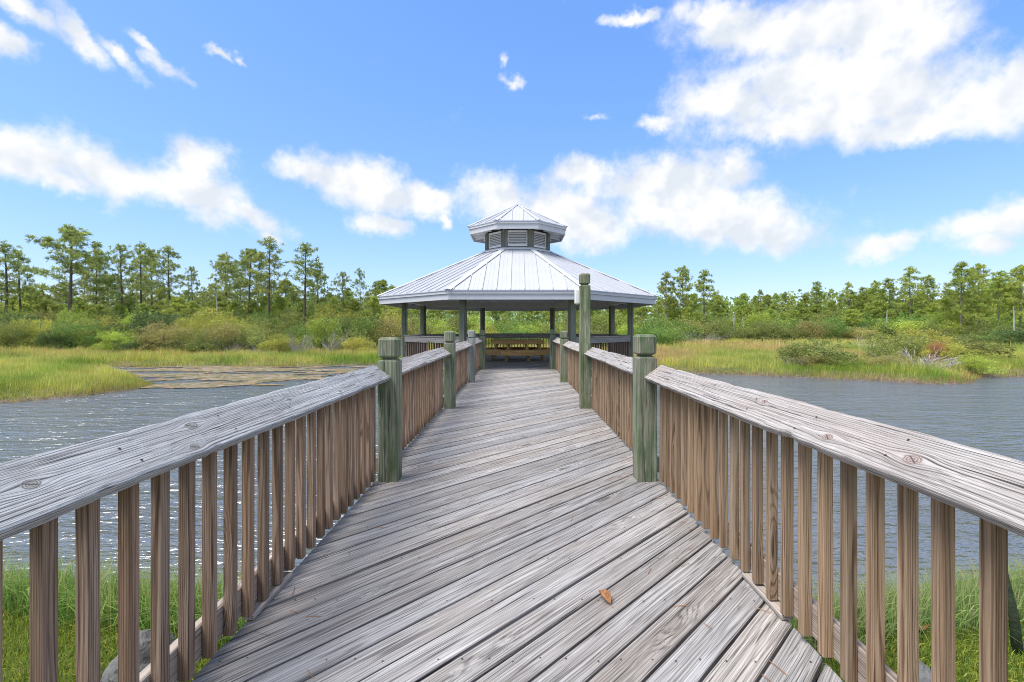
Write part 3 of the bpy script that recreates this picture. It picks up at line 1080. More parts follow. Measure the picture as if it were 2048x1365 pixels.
for k in range(8):
    a, b = colv[k], colv[(k + 1) % 8]
    spans = [(a, b, .10, .10)]
    if ((a + b) / 2).y < -3.9:                   # entrance side: short pieces from the columns to the boardwalk posts
        l_, r_ = (a, b) if a.x < b.x else (b, a)
        yy = l_.y
        spans = [(l_, Vector((-1.19, yy, 0)), .10, .0), (Vector((1.19, yy, 0)), r_, .0, .10)]
    for (p, q, e0, e1) in spans:
        d = (q - p).normalized()
        p2, q2 = p + d * e0, q - d * e1
        L = (q2 - p2).length
        side = empty('railing_side', (p2 + q2) / 2, math.atan2(d.y, d.x))
        side.parent = gaz
        beam('cap_rail', (-L / 2, 0, .985), (L / 2, 0, .985), .16, .036, M['gaz_rail'], side)
        for s_ in (-1, 1):
            beam('rail_board', (-L / 2, s_ * .04, .872), (L / 2, s_ * .04, .872), .036, .185, M['gaz_rail'], side)
        beam('bottom_rail', (-L / 2, 0, .10), (L / 2, 0, .10), .036, .09, M['gaz_rail'], side)
        nb = max(1, int(L / .135))
        for i in range(nb):
            g = bpy.data.objects.new('baluster', gb_me)
            g.location = ((i + .5) * L / nb - L / 2, -.0, .0)
            g.location.y = .0
            g.scale = (1, 1, 1)
            link(g, side)


def roof(parent, a0, z0, a1, z1, seam, thick=.02, rib=.032, panel='roof_panel', rise_top=True):
    """eight faces of standing seam panels from apothem a0 (height z0) to a1 (height z1); every panel an object"""
    h0, h1 = a0 * TAN, a1 * TAN
    run = a0 - a1
    sl = math.hypot(run, z1 - z0)
    for k in range(8):
        th = R(45 * k)
        out_ = Vector((math.cos(th), math.sin(th), 0))
        tan_ = Vector((-math.sin(th), math.cos(th), 0))
        up_ = (-out_ * run + Vector((0, 0, z1 - z0))).normalized()
        nrm = tan_.cross(up_).normalized()
        if nrm.z < 0:
            nrm = -nrm
        org = out_ * a0 + Vector((0, 0, z0))
        Mx = Matrix((tan_, up_, nrm)).transposed().to_4x4()
        Mx.translation = org
        def qm(w):
            return sl if abs(w) <= h1 else sl * max(0.0, (h0 - abs(w)) / (h0 - h1))
        ws = [-h0]
        w = -(math.floor(h0 / seam - .5) + .5) * seam
        while w < h0:
            ws.append(w)
            w += seam
        ws.append(h0)
        for i in range(len(ws) - 1):
            wa, wb = ws[i], ws[i + 1]
            if wb - wa < .02:
                continue
            pl_ = [(wa, 0), (wb, 0), (wb, qm(wb))]
            for c in ((h1, -h1) if h1 > 1e-3 else (0.0,)):
                if wa < c < wb:
                    pl_.append((c, sl))
            pl_.append((wa, qm(wa)))
            pl_ = clean_poly(pl_, 1e-3)
            if len(pl_) < 3:
                continue
            n = len(pl_)
            v = [(x, y, -thick) for x, y in pl_] + [(x, y, 0) for x, y in pl_]
            f = [tuple(range(n - 1, -1, -1)), tuple(range(n, 2 * n))] + [(j, (j + 1) % n, n + (j + 1) % n, n + j) for j in range(n)]
            pcs = [(v, f)]
            if i > 0 and qm(wa) > .06:
                pcs.append(box_vf(wa - .012, wa + .012, 0, qm(wa) - .02, .0005, rib))
                # two low stiffening ribs pressed into the sheet
            for q in (.35, .65):
                wc = wa + (wb - wa) * q
                if i not in (0, len(ws) - 2) and qm(wc) > .3:
                    pcs.append(box_vf(wc - .008, wc + .008, .01, qm(wc) - .10, .0005, .006))
            o = obj(panel, mesh_py(panel, *join_vf(pcs)), M['roof'], parent)
            o.matrix_local = Mx


def hips(parent, a0, z0, a1, z1, w=.13, name='hip_cap'):
    va, vb = octv(a0, z0), octv(a1, z1) if a1 > 1e-3 else [Vector((0, 0, z1))] * 8
    for k in range(8):
        p, q = va[k], vb[k]
        d = (q - p).normalized()
        side = d.cross(Vector((0, 0, 1))).normalized()
        up = side.cross(d).normalized()
        if up.z < 0:
            up = -up
        sag = w * .175
        L = (q - p).length
        sec = [(-w, -sag + .034), (0, .046), (w, -sag + .034), (w, -sag + .024), (0, .034), (-w, -sag + .024)]
        v = []
        for t in (-.03, L):
            ww = 1.0 if (t < L or a1 > .3) else .35
            v += [p + d * t + side * (x * ww) + up * y for x, y in sec]
        f = [(j, (j + 1) % 6, 6 + (j + 1) % 6, 6 + j) for j in range(6)] + [(5, 4, 3, 2, 1, 0), (6, 7, 8, 9, 10, 11)]
        obj(name, fix(mesh_py(name, v, f)), M['roofcap'], parent)


def fascia(parent, a0, z0, hb, hd, prefix=''):
    """lower fascia board and the drip trim standing proud above it"""
    for k in range(8):
        th = R(45 * k)
        out_ = Vector((math.cos(th), math.sin(th), 0))
        tan_ = Vector((-math.sin(th), math.cos(th), 0))
        for (nm, a, za, zb, tk, mm) in (('fascia_board', a0 - .035, z0 - hb, z0 - hd, .035, 'fascia'), ('drip_trim', a0 + .002, z0 - hd + .002, z0 - .03, .03, 'fascia'), ('drip_edge', a0 + .022, z0 - .028, z0 - .002, .05, 'drip')):
            ho, hi = a * TAN, (a - tk) * TAN
            pts = [(out_ * a + tan_ * ho), (out_ * a - tan_ * ho), (out_ * (a - tk) - tan_ * hi), (out_ * (a - tk) + tan_ * hi)]
            v = [p + Vector((0, 0, za)) for p in pts] + [p + Vector((0, 0, zb)) for p in pts]
            f = [(3, 2, 1, 0), (4, 5, 6, 7)] + [(j, (j + 1) % 4, 4 + (j + 1) % 4, 4 + j) for j in range(4)]
            obj(nm, fix(mesh_py(nm, v, f)), M[mm], parent)


Z_EAVE, Z_TOP, A_TOP = 2.40, 4.20, 1.26
roof(gaz, A_EAVE, Z_EAVE, A_TOP, Z_TOP, .416)
hips(gaz, A_EAVE, Z_EAVE, A_TOP, Z_TOP, .115)
fascia(gaz, A_EAVE, Z_EAVE, .285, .115)
# ceiling boards and rafters under the sheet metal
dz = (Z_TOP - Z_EAVE) / (A_EAVE - A_TOP)
for k in range(8):
    va, vb = octv(A_EAVE - .10, Z_EAVE - .05 + .10 * dz), octv(.02, Z_TOP - .05 + (A_TOP - .02) * dz * .2)
    vt = octv(A_TOP, Z_TOP - .05)
    q = [va[k], va[(k + 1) % 8], vt[(k + 1) % 8], vt[k]]
    v = q + [p + Vector((0, 0, .02)) for p in q]
    f = [(0, 1, 2, 3), (7, 6, 5, 4)] + [(j, (j + 1) % 4, 4 + (j + 1) % 4, 4 + j) for j in range(4)]
    obj('ceiling_board', fix(mesh_py('ceiling_board', v, f)), M['soffit'], gaz)
    th = R(45 * (k + 1))
    out_ = Vector((math.cos(th), math.sin(th), 0))
    tan_ = Vector((-math.sin(th), math.cos(th), 0))
    for w in (-1.5, -.9, -.3, .3, .9, 1.5):
        at = max(A_TOP, abs(w) / TAN + .05)
        p = out_ * (A_EAVE - .11) + tan_ * w + Vector((0, 0, Z_EAVE - .13 + .11 * dz))
        q = out_ * at + tan_ * w + Vector((0, 0, Z_EAVE - .13 + (A_EAVE - at) * dz))
        beam('rafter', p, q, .04, .13, M['soffit'], gaz, 0)
    a_, b_ = octv(A_EAVE - .11, Z_EAVE - .14 + .11 * dz)[k], octv(A_TOP, Z_TOP - .14)[k]
    beam('hip_rafter', a_, b_, .05, .15, M['soffit'], gaz, 0)

# cupola
A_CUP = 1.20
cup = empty('cupola', (0, 0, 0))
cup.parent = gaz
cup['label'] = 'white louvered cupola crowning the gazebo roof'
cv = octv(A_CUP)
obj('apron_flashing', fix(mesh_py('apron_flashing', [p for p in octv(A_TOP + .10, Z_TOP - .03)] + [p for p in octv(A_TOP + .10, Z_TOP + .015)] + [p for p in octv(A_CUP + .01, Z_TOP + .09)],
    [(i, (i + 1) % 8, 8 + (i + 1) % 8, 8 + i) for i in range(8)] + [(8 + i, 8 + (i + 1) % 8, 16 + (i + 1) % 8, 16 + i) for i in range(8)])), M['roofcap'], cup)
ZC0, ZC1 = Z_TOP + .02, 4.93
cp_me = box_me('corner_post', -.075, .075, -.12, .12, ZC0 - .25, ZC1, .005)
cp_me.materials.append(M['cupola_post'])
for k in range(8):
    c = bpy.data.objects.new('corner_post', cp_me)
    c.location = cv[k] * .96
    c.rotation_euler = (0, 0, R(45 * k + 22.5))
    link(c, cup)
for k in range(8):
    th = R(45 * k)
    hw = A_CUP * TAN - .11
    Mx = Matrix.Rotation(th, 4, 'Z') @ Matrix.Translation((A_CUP - .035, 0, 0))
    zb, zt = ZC0 + .10, ZC1 - .02
    fr = [box_vf(-.02, .03, -hw, -hw + .05, zb, zt), box_vf(-.02, .03, hw - .05, hw, zb, zt), box_vf(-.02, .028, -hw + .05, hw - .05, zt - .07, zt), box_vf(-.02, .028, -hw + .05, hw - .05, zb, zb + .075)]
    o = obj('louver_frame', mesh_py('louver_frame', *join_vf(fr)), M['louver'], cup)
    o.matrix_local = Mx
    sl_ = []
    nsl = 7
    for i in range(nsl):
        z = zb + .085 + (zt - zb - .165) * (i + .5) / nsl
        v, f = box_vf(-.03, .03, -hw + .05, hw - .05, -.006, .006)
        rm = Matrix.Rotation(R(38), 3, 'Y')
        sl_.append(([tuple(rm @ Vector(p) + Vector((0, 0, z))) for p in v], f))
    o = obj('louver_slats', mesh_py('louver_slats', *join_vf(sl_)), M['louver'], cup)
    o.matrix_local = Mx
    o = obj('backing_board', box_me('backing_board', -.075, -.06, -hw - .02, hw + .02, ZC0 - .1, ZC1), M['darkvoid'], cup)
    o.matrix_local = Mx
AE2, ZE2, ZA2 = 1.86, 5.13, 6.17
roof(cup, AE2, ZE2, 0.001, ZA2, .41, rib=.028)
hips(cup, AE2, ZE2, 0.0, ZA2, .085)
fascia(cup, AE2, ZE2, .29, .11)
for k in range(8):
    va, vb = octv(AE2 - .08, ZE2 - .14), octv(A_CUP - .02, ZC1 + .12)
    q = [va[k], va[(k + 1) % 8], vb[(k + 1) % 8], vb[k]]
    v = q + [p + Vector((0, 0, .02)) for p in q]
    f = [(0, 1, 2, 3), (7, 6, 5, 4)] + [(j, (j + 1) % 4, 4 + (j + 1) % 4, 4 + j) for j in range(4)]
    obj('soffit_board', fix(mesh_py('soffit_board', v, f)), M['soffit'], cup)
    beam('outrigger', octv(AE2 - .08, ZE2 - .19)[k], octv(A_CUP - .02, ZC1 + .07)[k], .045, .09, M['louver'], cup, 0)
    th = R(45 * k)
    out_ = Vector((math.cos(th), math.sin(th), 0))
    tan_ = Vector((-math.sin(th), math.cos(th), 0))
    for w in (-.25, .25):
        beam('outrigger', out_ * (AE2 - .08) + tan_ * w + Vector((0, 0, ZE2 - .19)), out_ * (A_CUP - .02) + tan_ * w + Vector((0, 0, ZC1 + .07)), .04, .08, M['louver'], cup, 0)
obj('finial_cap', fix(mesh_py('finial_cap', [p for p in octv(.14, ZA2 - .03)] + [Vector((0, 0, ZA2 + .07))], [(i, (i + 1) % 8, 8) for i in range(8)])), M['roofcap'], cup)

# ------------------------------------------------------------------ octagonal picnic table inside the gazebo
tab = empty('picnic_table', GC)
tag(tab, 'octagonal golden brown wooden picnic table with ring bench inside the gazebo', 'picnic table')
A_T, A_B = 1.0, 1.5
hp = [(math.cos(R(45 * k)), math.sin(R(45 * k)), A_T - .04) for k in range(8)]
planks(tab, hp, M['table'], .80, .036, .142, .006, (1, 0), -1.0, 1.0, -2, 2, 'table_plank', .003, .0008)
tv = octv(A_T - .019)
for k in range(8):
    a, b = tv[k], tv[(k + 1) % 8]
    d = (b - a).normalized()
    beam('table_skirt', a + Vector((0, 0, .727)), b + Vector((0, 0, .727)), .036, .14, M['table'], tab)
bo, bi = octv(A_B - .04), octv(A_B - .32)
bs_ = octv(A_B - .019)
for k in range(8):
    k2 = (k + 1) % 8
    q = [bo[k] * .998, bo[k2] * .998, bi[k2], bi[k]]
    mid = sum(q, Vector()) / 4
    ang = R(45 * (k + 1)) + math.pi / 2
    rot = Matrix.Rotation(-ang, 3, 'Z')
    loc = [(rot @ (p - mid)) for p in q]
    poly = [(p.x * .996, p.y) for p in loc]
    if area(poly) < 0:
        poly.reverse()
    o = obj('bench_seat', slab_me('bench_seat', poly, -.036, 0, .004), M['table'], tab)
    o.location = mid + Vector((0, 0, .462))
    o.rotation_euler = (0, 0, ang)
    beam('bench_skirt', bs_[k] + Vector((0, 0, .355)), bs_[k2] + Vector((0, 0, .355)), .036, .19, M['table'], tab)
    c = Vector((math.cos(R(45 * k + 22.5)), math.sin(R(45 * k + 22.5)), 0))
    beam('leg', c * 1.12 + Vector((0, 0, .005)), c * .82 + Vector((0, 0, .76)), .085, .085, M['table'], tab, up=(0, 0, 1))
    beam('bench_support', c * .75 + Vector((0, 0, .38)), c * 1.52 + Vector((0, 0, .38)), .04, .09, M['table'], tab)

# ------------------------------------------------------------------ near shore: rocks, pole, leaves
def rock_me(seed, sx, sy, sz):
    r = random.Random(seed)
    bm = bmesh.new()
    bmesh.ops.create_icosphere(bm, subdivisions=4, radius=1)
    cuts = [(Vector((r.uniform(-1, 1), r.uniform(-1, 1), r.uniform(-.4, 1))).normalized(), r.uniform(.62, .9)) for _ in range(9)]
    for v_ in bm.verts:
        for (n_, d_) in cuts:
            e = v_.co.dot(n_) - d_
            if e > 0:
                v_.co -= n_ * e * .92
        q_ = v_.co.copy()
        v_.co += q_.normalized() * (.05 * math.sin(q_.x * 7 + seed) * math.sin(q_.y * 6 + 1) + .035 * math.sin(q_.z * 15 + q_.x * 11) + r.uniform(-.016, .016))
        v_.co.x *= sx
        v_.co.y *= sy
        v_.co.z *= sz
    me = bpy.data.meshes.new('rock')
    bm.to_mesh(me)
    bm.free()
    return me


ROCKS = [(-2.22, 2.78, .20, .17, .20, 'large grey rock on the lawn seen through the left balusters'),
         (-2.62, 2.58, .09, .08, .07, 'small pale stone on the lawn beside the large grey rock'),
         (2.30, 2.66, .13, .12, .12, 'pale grey rock on the lawn at the bottom of the right railing'),
         (2.08, 3.05, .16, .14, .14, 'grey shoreline rock low behind the right balusters'),
         (1.75, 3.35, .22, .18, .16, 'flat dark rock at the water edge under the right railing'),
         (-1.72, 3.3, .22, .2, .18, 'dark rock at the water edge under the left railing')]
for i, (x, y, a, b, c, lab) in enumerate(ROCKS):
    o = obj('rock', rock_me(40 + i, a, b, c), M['rock'])
    o.location = (x, y, float(height(x, y)) + c * .35)
    o.rotation_euler = (0, 0, i * 1.3)
    tag(o, lab, 'rock', 'shore rocks')
px_, py_ = 3.235, 3.03
gz_ = float(height(px_, py_))
pv = [(px_, py_, gz_ - .1), (px_ - .04, py_ - .005, gz_ + .25), (px_ - .10, py_ + .01, gz_ + .55), (px_ - .165, py_ + .02, gz_ + .85), (px_ - .21, py_ + .03, gz_ + 1.05)]
o = obj('leaning_pole', mesh_py('leaning_pole', *tube_vf(pv, [.03, .026, .023, .021, .019], 8)), M['pole'])
for p in o.data.polygons:
    p.use_smooth = True
tag(o, 'dark mossy pole leaning out of the lawn beyond the right railing', 'pole')

for i, (x, y, s) in enumerate([(2.72, 3.18, .07), (2.86, 3.2, .06), (3.15, 2.72, .08), (3.4, 3.3, .06), (2.5, 3.0, .05)]):
    r = random.Random(i)
    v = []
    for a in range(10):
        t = a / 10 * 6.283
        v.append((math.cos(t) * s * .8, math.sin(t) * s * .45, .02 * math.cos(2 * t) + .01))
    v.append((0, 0, 0.0))
    f = [(a, (a + 1) % 10, 10) for a in range(10)]
    o = obj('dead_leaf', mesh_py('dead_leaf', v, f), M['dry_leaf'])
    o.location = (x, y, float(height(x, y)) + .075)
    o.rotation_euler = (r.uniform(-.3, .3), r.uniform(-.3, .3), r.uniform(0, 6))
    sm = o.modifiers.new('thick', 'SOLIDIFY')
    sm.thickness = .0015
    tag(o, 'dry brown leaf lying on the lawn beyond the right railing', 'leaf', 'dry leaves on the lawn')


# ------------------------------------------------------------------ grass
def pick(n, x0, x1, y0, y1, seed, cond):
    r = np.random.default_rng(seed)
    x = r.uniform(x0, x1, n)
    y = r.uniform(y0, y1, n)
    k = cond(x, y)
    return x[k], y[k]


def palette(n, cols, seed, jitter=.15):
    r = np.random.default_rng(seed)
    c = np.array([q[:3] for q in cols])
    w = np.array([q[3] for q in cols])
    i = r.choice(len(cols), n, p=w / w.sum())
    return c[i] * r.uniform(1 - jitter, 1 + jitter, (n, 1)) * r.uniform(.94, 1.06, (n, 3))


def cells(x, y, size, seed):
    """a random number per tussock"""
    xx = x + .4 * size * wob(x, y, 3.0 / size, seed)
    yy = y + .4 * size * wob(x, y, 3.0 / size, seed + 1)
    q = np.sin(np.floor(xx / size) * 127.1 + np.floor(yy / size) * 311.7 + seed) * 43758.5453
    return q - np.floor(q)


def grass(name, x, y, hmin, hmax, w, cols, seed, lean=.5, label=None, cat='grass', hvar=None):
    r = np.random.default_rng(seed)
    n = len(x)
    z = height(x, y) - .01
    h = r.uniform(hmin, hmax, n)
    if hvar is not None:
        h = h * hvar
    if isinstance(cols, np.ndarray):
        k1, k2 = cells(x, y, .55, 3), cells(x, y, 1.4, 8)
        h = h * (.62 + .5 * k1 + .22 * k2)
        cols = cols * (.72 + .42 * k1 + .2 * k2)[:, None] * np.stack([1.0 + .15 * (k2 - .5), np.ones(n), np.ones(n)], 1)
    base = np.stack([x, y, z], 1)
    me = blades_me(name, base, h, r.uniform(.6, 1.2, n) * w, r.normal(0, lean, n) * .7 + .1, cols if isinstance(cols, np.ndarray) else palette(n, cols, seed), seed)
    o = obj(name, me, M['grass'])
    return tag(o, label, cat, None, 'stuff')


LAWN = [(.10, .145, .02, 4), (.145, .18, .026, 4), (.20, .21, .04, 2), (.065, .105, .018, 2)]
TALL = [(.065, .12, .026, 3), (.10, .165, .035, 4), (.16, .22, .055, 3), (.24, .23, .09, 1.2)]
MARSH = [(.205, .225, .042, 4), (.275, .27, .065, 4), (.15, .185, .036, 2.5), (.34, .29, .12, 2)]
MARSHDK = [(.09, .15, .022, 4), (.13, .19, .028, 3), (.19, .22, .04, 2)]
BROWN = [(.27, .19, .085, 4), (.33, .24, .11, 3), (.22, .14, .06, 2), (.20, .22, .05, 2)]
RUST = [(.20, .11, .045, 3), (.27, .17, .08, 3), (.14, .13, .04, 2)]
nsh = lambda x, y: signed(NEAR_SHORE, x, y)

x, y = pick(90000, -5.2, -1.25, 1.2, 4.0, 1, lambda x, y: (nsh(x, y) > .55) & (np.abs(x) / np.maximum(y, .1) < 1.35))
grass('lawn_grass', x, y, .045, .10, .008, LAWN, 2, .9, 'short bright green lawn grass beyond the left railing')
x, y = pick(90000, 1.25, 5.2, 1.2, 4.0, 3, lambda x, y: (nsh(x, y) > .55) & (np.abs(x) / np.maximum(y, .1) < 1.35))
grass('lawn_grass', x, y, .04, .09, .008, LAWN, 4, .9, 'short bright green lawn grass beyond the right railing')
x, y = pick(80000, -9, -1.1, 2.8, 6, 5, lambda x, y: (nsh(x, y) > -.10) & (nsh(x, y) < .75) & (np.abs(x) / y < 1.5))
grass('shore_grass', x, y, .28, .66, .0065, TALL, 6, .95, 'tall green shore grass at the near bank beyond the left railing', hvar=.75 + .3 * wob(x, y, 2.5, 8))
x, y = pick(80000, 1.1, 9, 2.8, 6, 7, lambda x, y: (nsh(x, y) > -.10) & (nsh(x, y) < .75) & (np.abs(x) / y < 1.5))
grass('shore_grass', x, y, .22, .56, .006, [(.08, .13, .04, 3), (.12, .18, .05, 3), (.17, .22, .07, 2), (.22, .21, .10, 1)], 8, 1.0, 'tall grey green shore grass at the near bank beyond the right railing', hvar=.75 + .3 * wob(x, y, 2.5, 9))

inview = lambda x, y: (x > -1.16 * y - 2) & (x < 1.12 * y + 2)
# marsh on the left: the lobe that reaches into the pond and the far strip
x, y = pick(190000, -36, -14.5, 14, 31, 11, lambda x, y: (land_sd(x, y) > -.05) & inview(x, y))
d = land_sd(x, y)
cm = np.where((wob(x, y, .8, 21) + rng.normal(0, .18, len(x)) > .18)[:, None], palette(len(x), MARSHDK, 13), palette(len(x), MARSH, 14))
cm = np.where(((d < .35) & (rng.random(len(x)) < .35))[:, None], palette(len(x), RUST, 15), cm)
grass('marsh_grass', x, y, .30, .66, .013, cm, 12, .45, 'bright yellow green marsh grass of the spit on the left', hvar=np.clip(.45 + d * .35, .35, 1.0) * (.85 + .55 * wob(x, y, 1.6, 22)))
x, y = pick(170000, -45, 8, 28, 46, 16, lambda x, y: (land_sd(x, y) > -.05) & inview(x, y) & ((x > -26) | (y > 31)))
d = land_sd(x, y)
cm = np.where((wob(x, y, .7, 23) + rng.normal(0, .18, len(x)) > .2)[:, None], palette(len(x), MARSHDK, 17), palette(len(x), MARSH, 18))
cm = np.where(((d > 4) & (rng.random(len(x)) < .4))[:, None], palette(len(x), BROWN, 19), cm)
grass('marsh_grass', x, y, .32, .70, .019, cm, 20, .4, 'yellow green grass strip along the far bank before the shrubs', hvar=np.clip(.6 + d * .3, .5, 1.0) * (.85 + .6 * wob(x, y, 1.3, 24)))
# marsh on the right
x, y = pick(290000, 5, 52, 20, 46, 25, lambda x, y: (land_sd(x, y) > -.05) & inview(x, y))
d = land_sd(x, y)
cm = np.where((wob(x, y, .7, 26) + rng.normal(0, .18, len(x)) > .22)[:, None], palette(len(x), MARSHDK, 27), palette(len(x), MARSH, 28))
cm = np.where(((d < .5) & (rng.random(len(x)) < .5))[:, None], palette(len(x), RUST, 29), cm)
bp_ = (y > 29) & (wob(x, y, .3, 30) + rng.normal(0, .2, len(x)) > .0) & (x < 26)
cm = np.where(bp_[:, None], palette(len(x), BROWN, 31), cm)
grass('marsh_grass', x, y, .30, .66, .014, cm, 32, .45, 'yellow green marsh grass bank across the water on the right', hvar=np.clip(.5 + d * .3, .4, 1.0) * (.85 + .6 * wob(x, y, 1.5, 33)))
x, y = pick(70000, -10, 75, 44, 68, 34, lambda x, y: inview(x, y))
grass('meadow_grass', x, y, .4, .8, .05, np.where((wob(x, y, .3, 35) + rng.normal(0, .2, len(x)) > .05)[:, None], palette(len(x), BROWN, 36), palette(len(x), MARSH, 37)), 38, .4, 'straw brown and green meadow grass before the right hand wood')

# floating weed and mud mats in the left arm of the pond
n = 9000
x, y = pick(60000, -26, -6.5, 20.0, 31.5, 41, lambda x, y: (land_sd(x, y) < .15) & (wob(x, y * 2.6, .55, 42) + .5 * wob(x, y * 2, 1.7, 43) + rng.normal(0, .07, len(x)) + .03 * (y - 26) > .06) & (x < -6.5 - .0 * y))
r = np.random.default_rng(44)
n = len(x)
K = 7
ang = np.linspace(0, 2 * np.pi, K, endpoint=False)[None, :] + r.uniform(0, 6, (n, 1))
rad = r.uniform(.05, .17, (n, 1)) * r.uniform(.7, 1.2, (n, K))
vx_ = x[:, None] + np.cos(ang) * rad * 1.5
vy_ = y[:, None] + np.sin(ang) * rad
vz_ = np.full((n, K), WATER + .006) + r.uniform(0, .02, (n, 1))
pv_ = np.stack([vx_, vy_, vz_], -1).reshape(-1, 3)
pc = palette(n, [(.28, .21, .13, 4), (.36, .29, .21, 3), (.22, .19, .08, 3), (.13, .15, .045, 2), (.32, .20, .08, 2)], 45)
me = big_mesh('floating_weed', pv_, np.full(n, K), np.arange(n * K), np.repeat(pc, K, axis=0))
tag(obj('floating_weed', me, M['pads']), 'tan and olive floating weed mats in the shallow arm of the pond', 'water weed', None, 'stuff')


# ------------------------------------------------------------------ shrubs
def shrub_meshes(seed, w, h, cols, n=10000, leaf=.085, aspect=.6, open_=.15):
    """many small leaves over uneven heaps, with stems"""
    r = np.random.default_rng(seed)
    nl = 16
    lob = []
    for i in range(nl):
        a = r.uniform(0, 2 * np.pi)
        q = r.uniform(0, 1) ** .6 * w * .42
        hz = r.uniform(.22, .82) * h * (1 - .45 * (q / (w * .5)) ** 2)
        rr_ = r.uniform(.13, .26) * w
        lob.append((np.cos(a) * q, np.sin(a) * q, hz, rr_, rr_ * r.uniform(.6, .95)))
    C, Cc = [], []
    per = n // nl
    for (x0, y0, z0, a, b) in lob:
        d = r.normal(size=(per, 3))
        d /= np.linalg.norm(d, axis=1)[:, None]
        rad = r.uniform(.35, 1.0, per) ** .45 * r.normal(1, .10, per)
        p = np.array([x0, y0, z0]) + d * rad[:, None] * np.array([a, a, b])
        C.append(p)
        c = palette(per, cols, seed * 31 + len(C), .22) * r.uniform(.8, 1.2)
        Cc.append(c)
    # sprigs standing out of the top
    for i in range(26):
        a = r.uniform(0, 2 * np.pi)
        q = r.uniform(0, .42) * w
        b0 = np.array([np.cos(a) * q, np.sin(a) * q, h * r.uniform(.5, .8)])
        L = r.uniform(.12, .3) * h
        dirr = np.array([np.cos(a) * .35, np.sin(a) * .35, 1.0]) + r.normal(0, .15, 3)
        m_ = 34
        p = b0 + dirr * (r.uniform(0, 1, (m_, 1)) * L) + r.normal(0, .05 * w / 3, (m_, 3))
        C.append(p)
        Cc.append(palette(m_, cols, seed * 57 + i, .2))
    C = np.concatenate(C)
    Cc = np.concatenate(Cc)
    k = C[:, 2] > .03
    C, Cc = C[k], Cc[k]
    crown = leaves_me('crown', C, r.uniform(.6, 1.3, len(C)) * leaf, aspect, Cc, seed)
    crown.materials.append(M['leaf'])
    st = []
    for (x0, y0, z0, a, b) in lob[:11]:
        st.append(tube_vf([(x0 * .12, y0 * .12, -.1), (x0 * .5 + r.normal(0, .05), y0 * .5, z0 * .5), (x0, y0, z0), (x0 * 1.2, y0 * 1.2, z0 + b * .8)], [.035, .026, .016, .006], 5))
    stems = mesh_py('stems', *join_vf(st))
    stems.materials.append(M['twig'])
    return stems, crown


OLIVE = [(.085, .10, .028, 4), (.12, .13, .035, 3), (.06, .08, .024, 2), (.16, .14, .045, 1)]
GREEN = [(.075, .115, .026, 4), (.105, .15, .034, 3), (.05, .08, .022, 2)]
YELLOW = [(.165, .165, .032, 4), (.20, .175, .034, 3), (.12, .135, .030, 4), (.215, .165, .032, .6)]
LIME = [(.14, .175, .03, 4), (.18, .21, .04, 3), (.095, .13, .028, 2)]
BRONZE = [(.145, .125, .045, 4), (.175, .15, .055, 3), (.11, .115, .035, 3)]
DARK = [(.035, .055, .02, 4), (.055, .08, .025, 3), (.08, .10, .03, 1)]
RUSTY = [(.17, .085, .035, 4), (.20, .11, .045, 3), (.13, .07, .03, 2)]
KINDS = {'olive': OLIVE, 'green': GREEN, 'yellow': YELLOW, 'lime': LIME, 'bronze': BRONZE, 'dark': DARK}
WORDS = {'olive': 'olive green', 'green': 'mid green', 'yellow': 'golden yellow', 'lime': 'bright lime green', 'bronze': 'bronze brown', 'dark': 'dark green'}
SHRUB = {}
for i, (kn, cols) in enumerate(KINDS.items()):
    SHRUB[kn] = [shrub_meshes(200 + i * 7 + j, 3.4, 2.8, cols) for j in range(2)]


def shrub(kind, px, dist, wid, top_py, label=None, group=None, var=0, sink=0.0):
    """px: column in the picture, dist: metres ahead, wid: width in metres, top_py: row its top reaches"""
    x = (px - CX) / FPX * dist
    z0 = float(height(x, dist)) - sink
    top = EYE + (CY - top_py) / FPX * dist
    hh = max(.5, top - z0)
    s = empty('shrub', (x, dist, z0), random.uniform(0, 6.28))
    s.scale = (wid / 3.4, wid / 3.4, hh / 2.85)
    stems, crown = SHRUB[kind][var % 2]
    for nm, me in (('stems', stems), ('crown', crown)):
        c = bpy.data.objects.new(nm, me)
        link(c, s)
    tag(s, label or '%s shrub' % WORDS[kind], 'shrub', group)
    return s


GS = 'shrubs along the left bank'
LEFT_FRONT = [  # single ones that can be pointed at
    ('lime', 235, 38.5, 3.4, 655, 'bright lime green shrub at the left end of the front shrub row'),
    ('dark', 268, 37.8, 2.8, 676, 'low dark shrub tucked against the bright lime shrub on the left bank'),
    ('bronze', 330, 38.5, 4.6, 640, 'broad bronze shrub right of the lime shrub on the left bank'),
    ('olive', 395, 38.0, 4.4, 652, 'rounded olive shrub in the middle of the front shrub row'),
    ('bronze', 450, 40.0, 4.0, 640, 'bronze shrub behind bare grey twigs on the left bank'),
    ('yellow', 560, 39.0, 3.2, 668, 'golden orange shrub nearest the second boardwalk post'),
    ('yellow', 75, 42.5, 5.0, 632, 'large golden yellow shrub under the tallest pine'),
    ('green', 150, 42.0, 4.2, 622, 'mid green shrub between golden ones under the tallest pine'),
    ('yellow', 185, 44.0, 3.0, 640, 'yellow leaved shrub beside the tallest pine trunk'),
    ('dark', 115, 40.5, 2.6, 655, 'dark green low shrub in front of the golden yellow shrub'),
    ('lime', 640, 42.0, 4.2, 625, 'lime green bush left of the gazebo near the leafless twigs'),
    ('olive', 700, 41.0, 4.0, 650, 'olive bush beside the left gazebo eave'),
    ('yellow', 715, 39.0, 2.6, 672, 'small yellow bush by the near left post'),
    ('olive', 505, 40.5, 4.0, 645, 'olive bush left of the golden orange shrub'),
    ('olive', 20, 41.0, 4.4, 640, 'olive bush at the far left edge of the bank'),
]
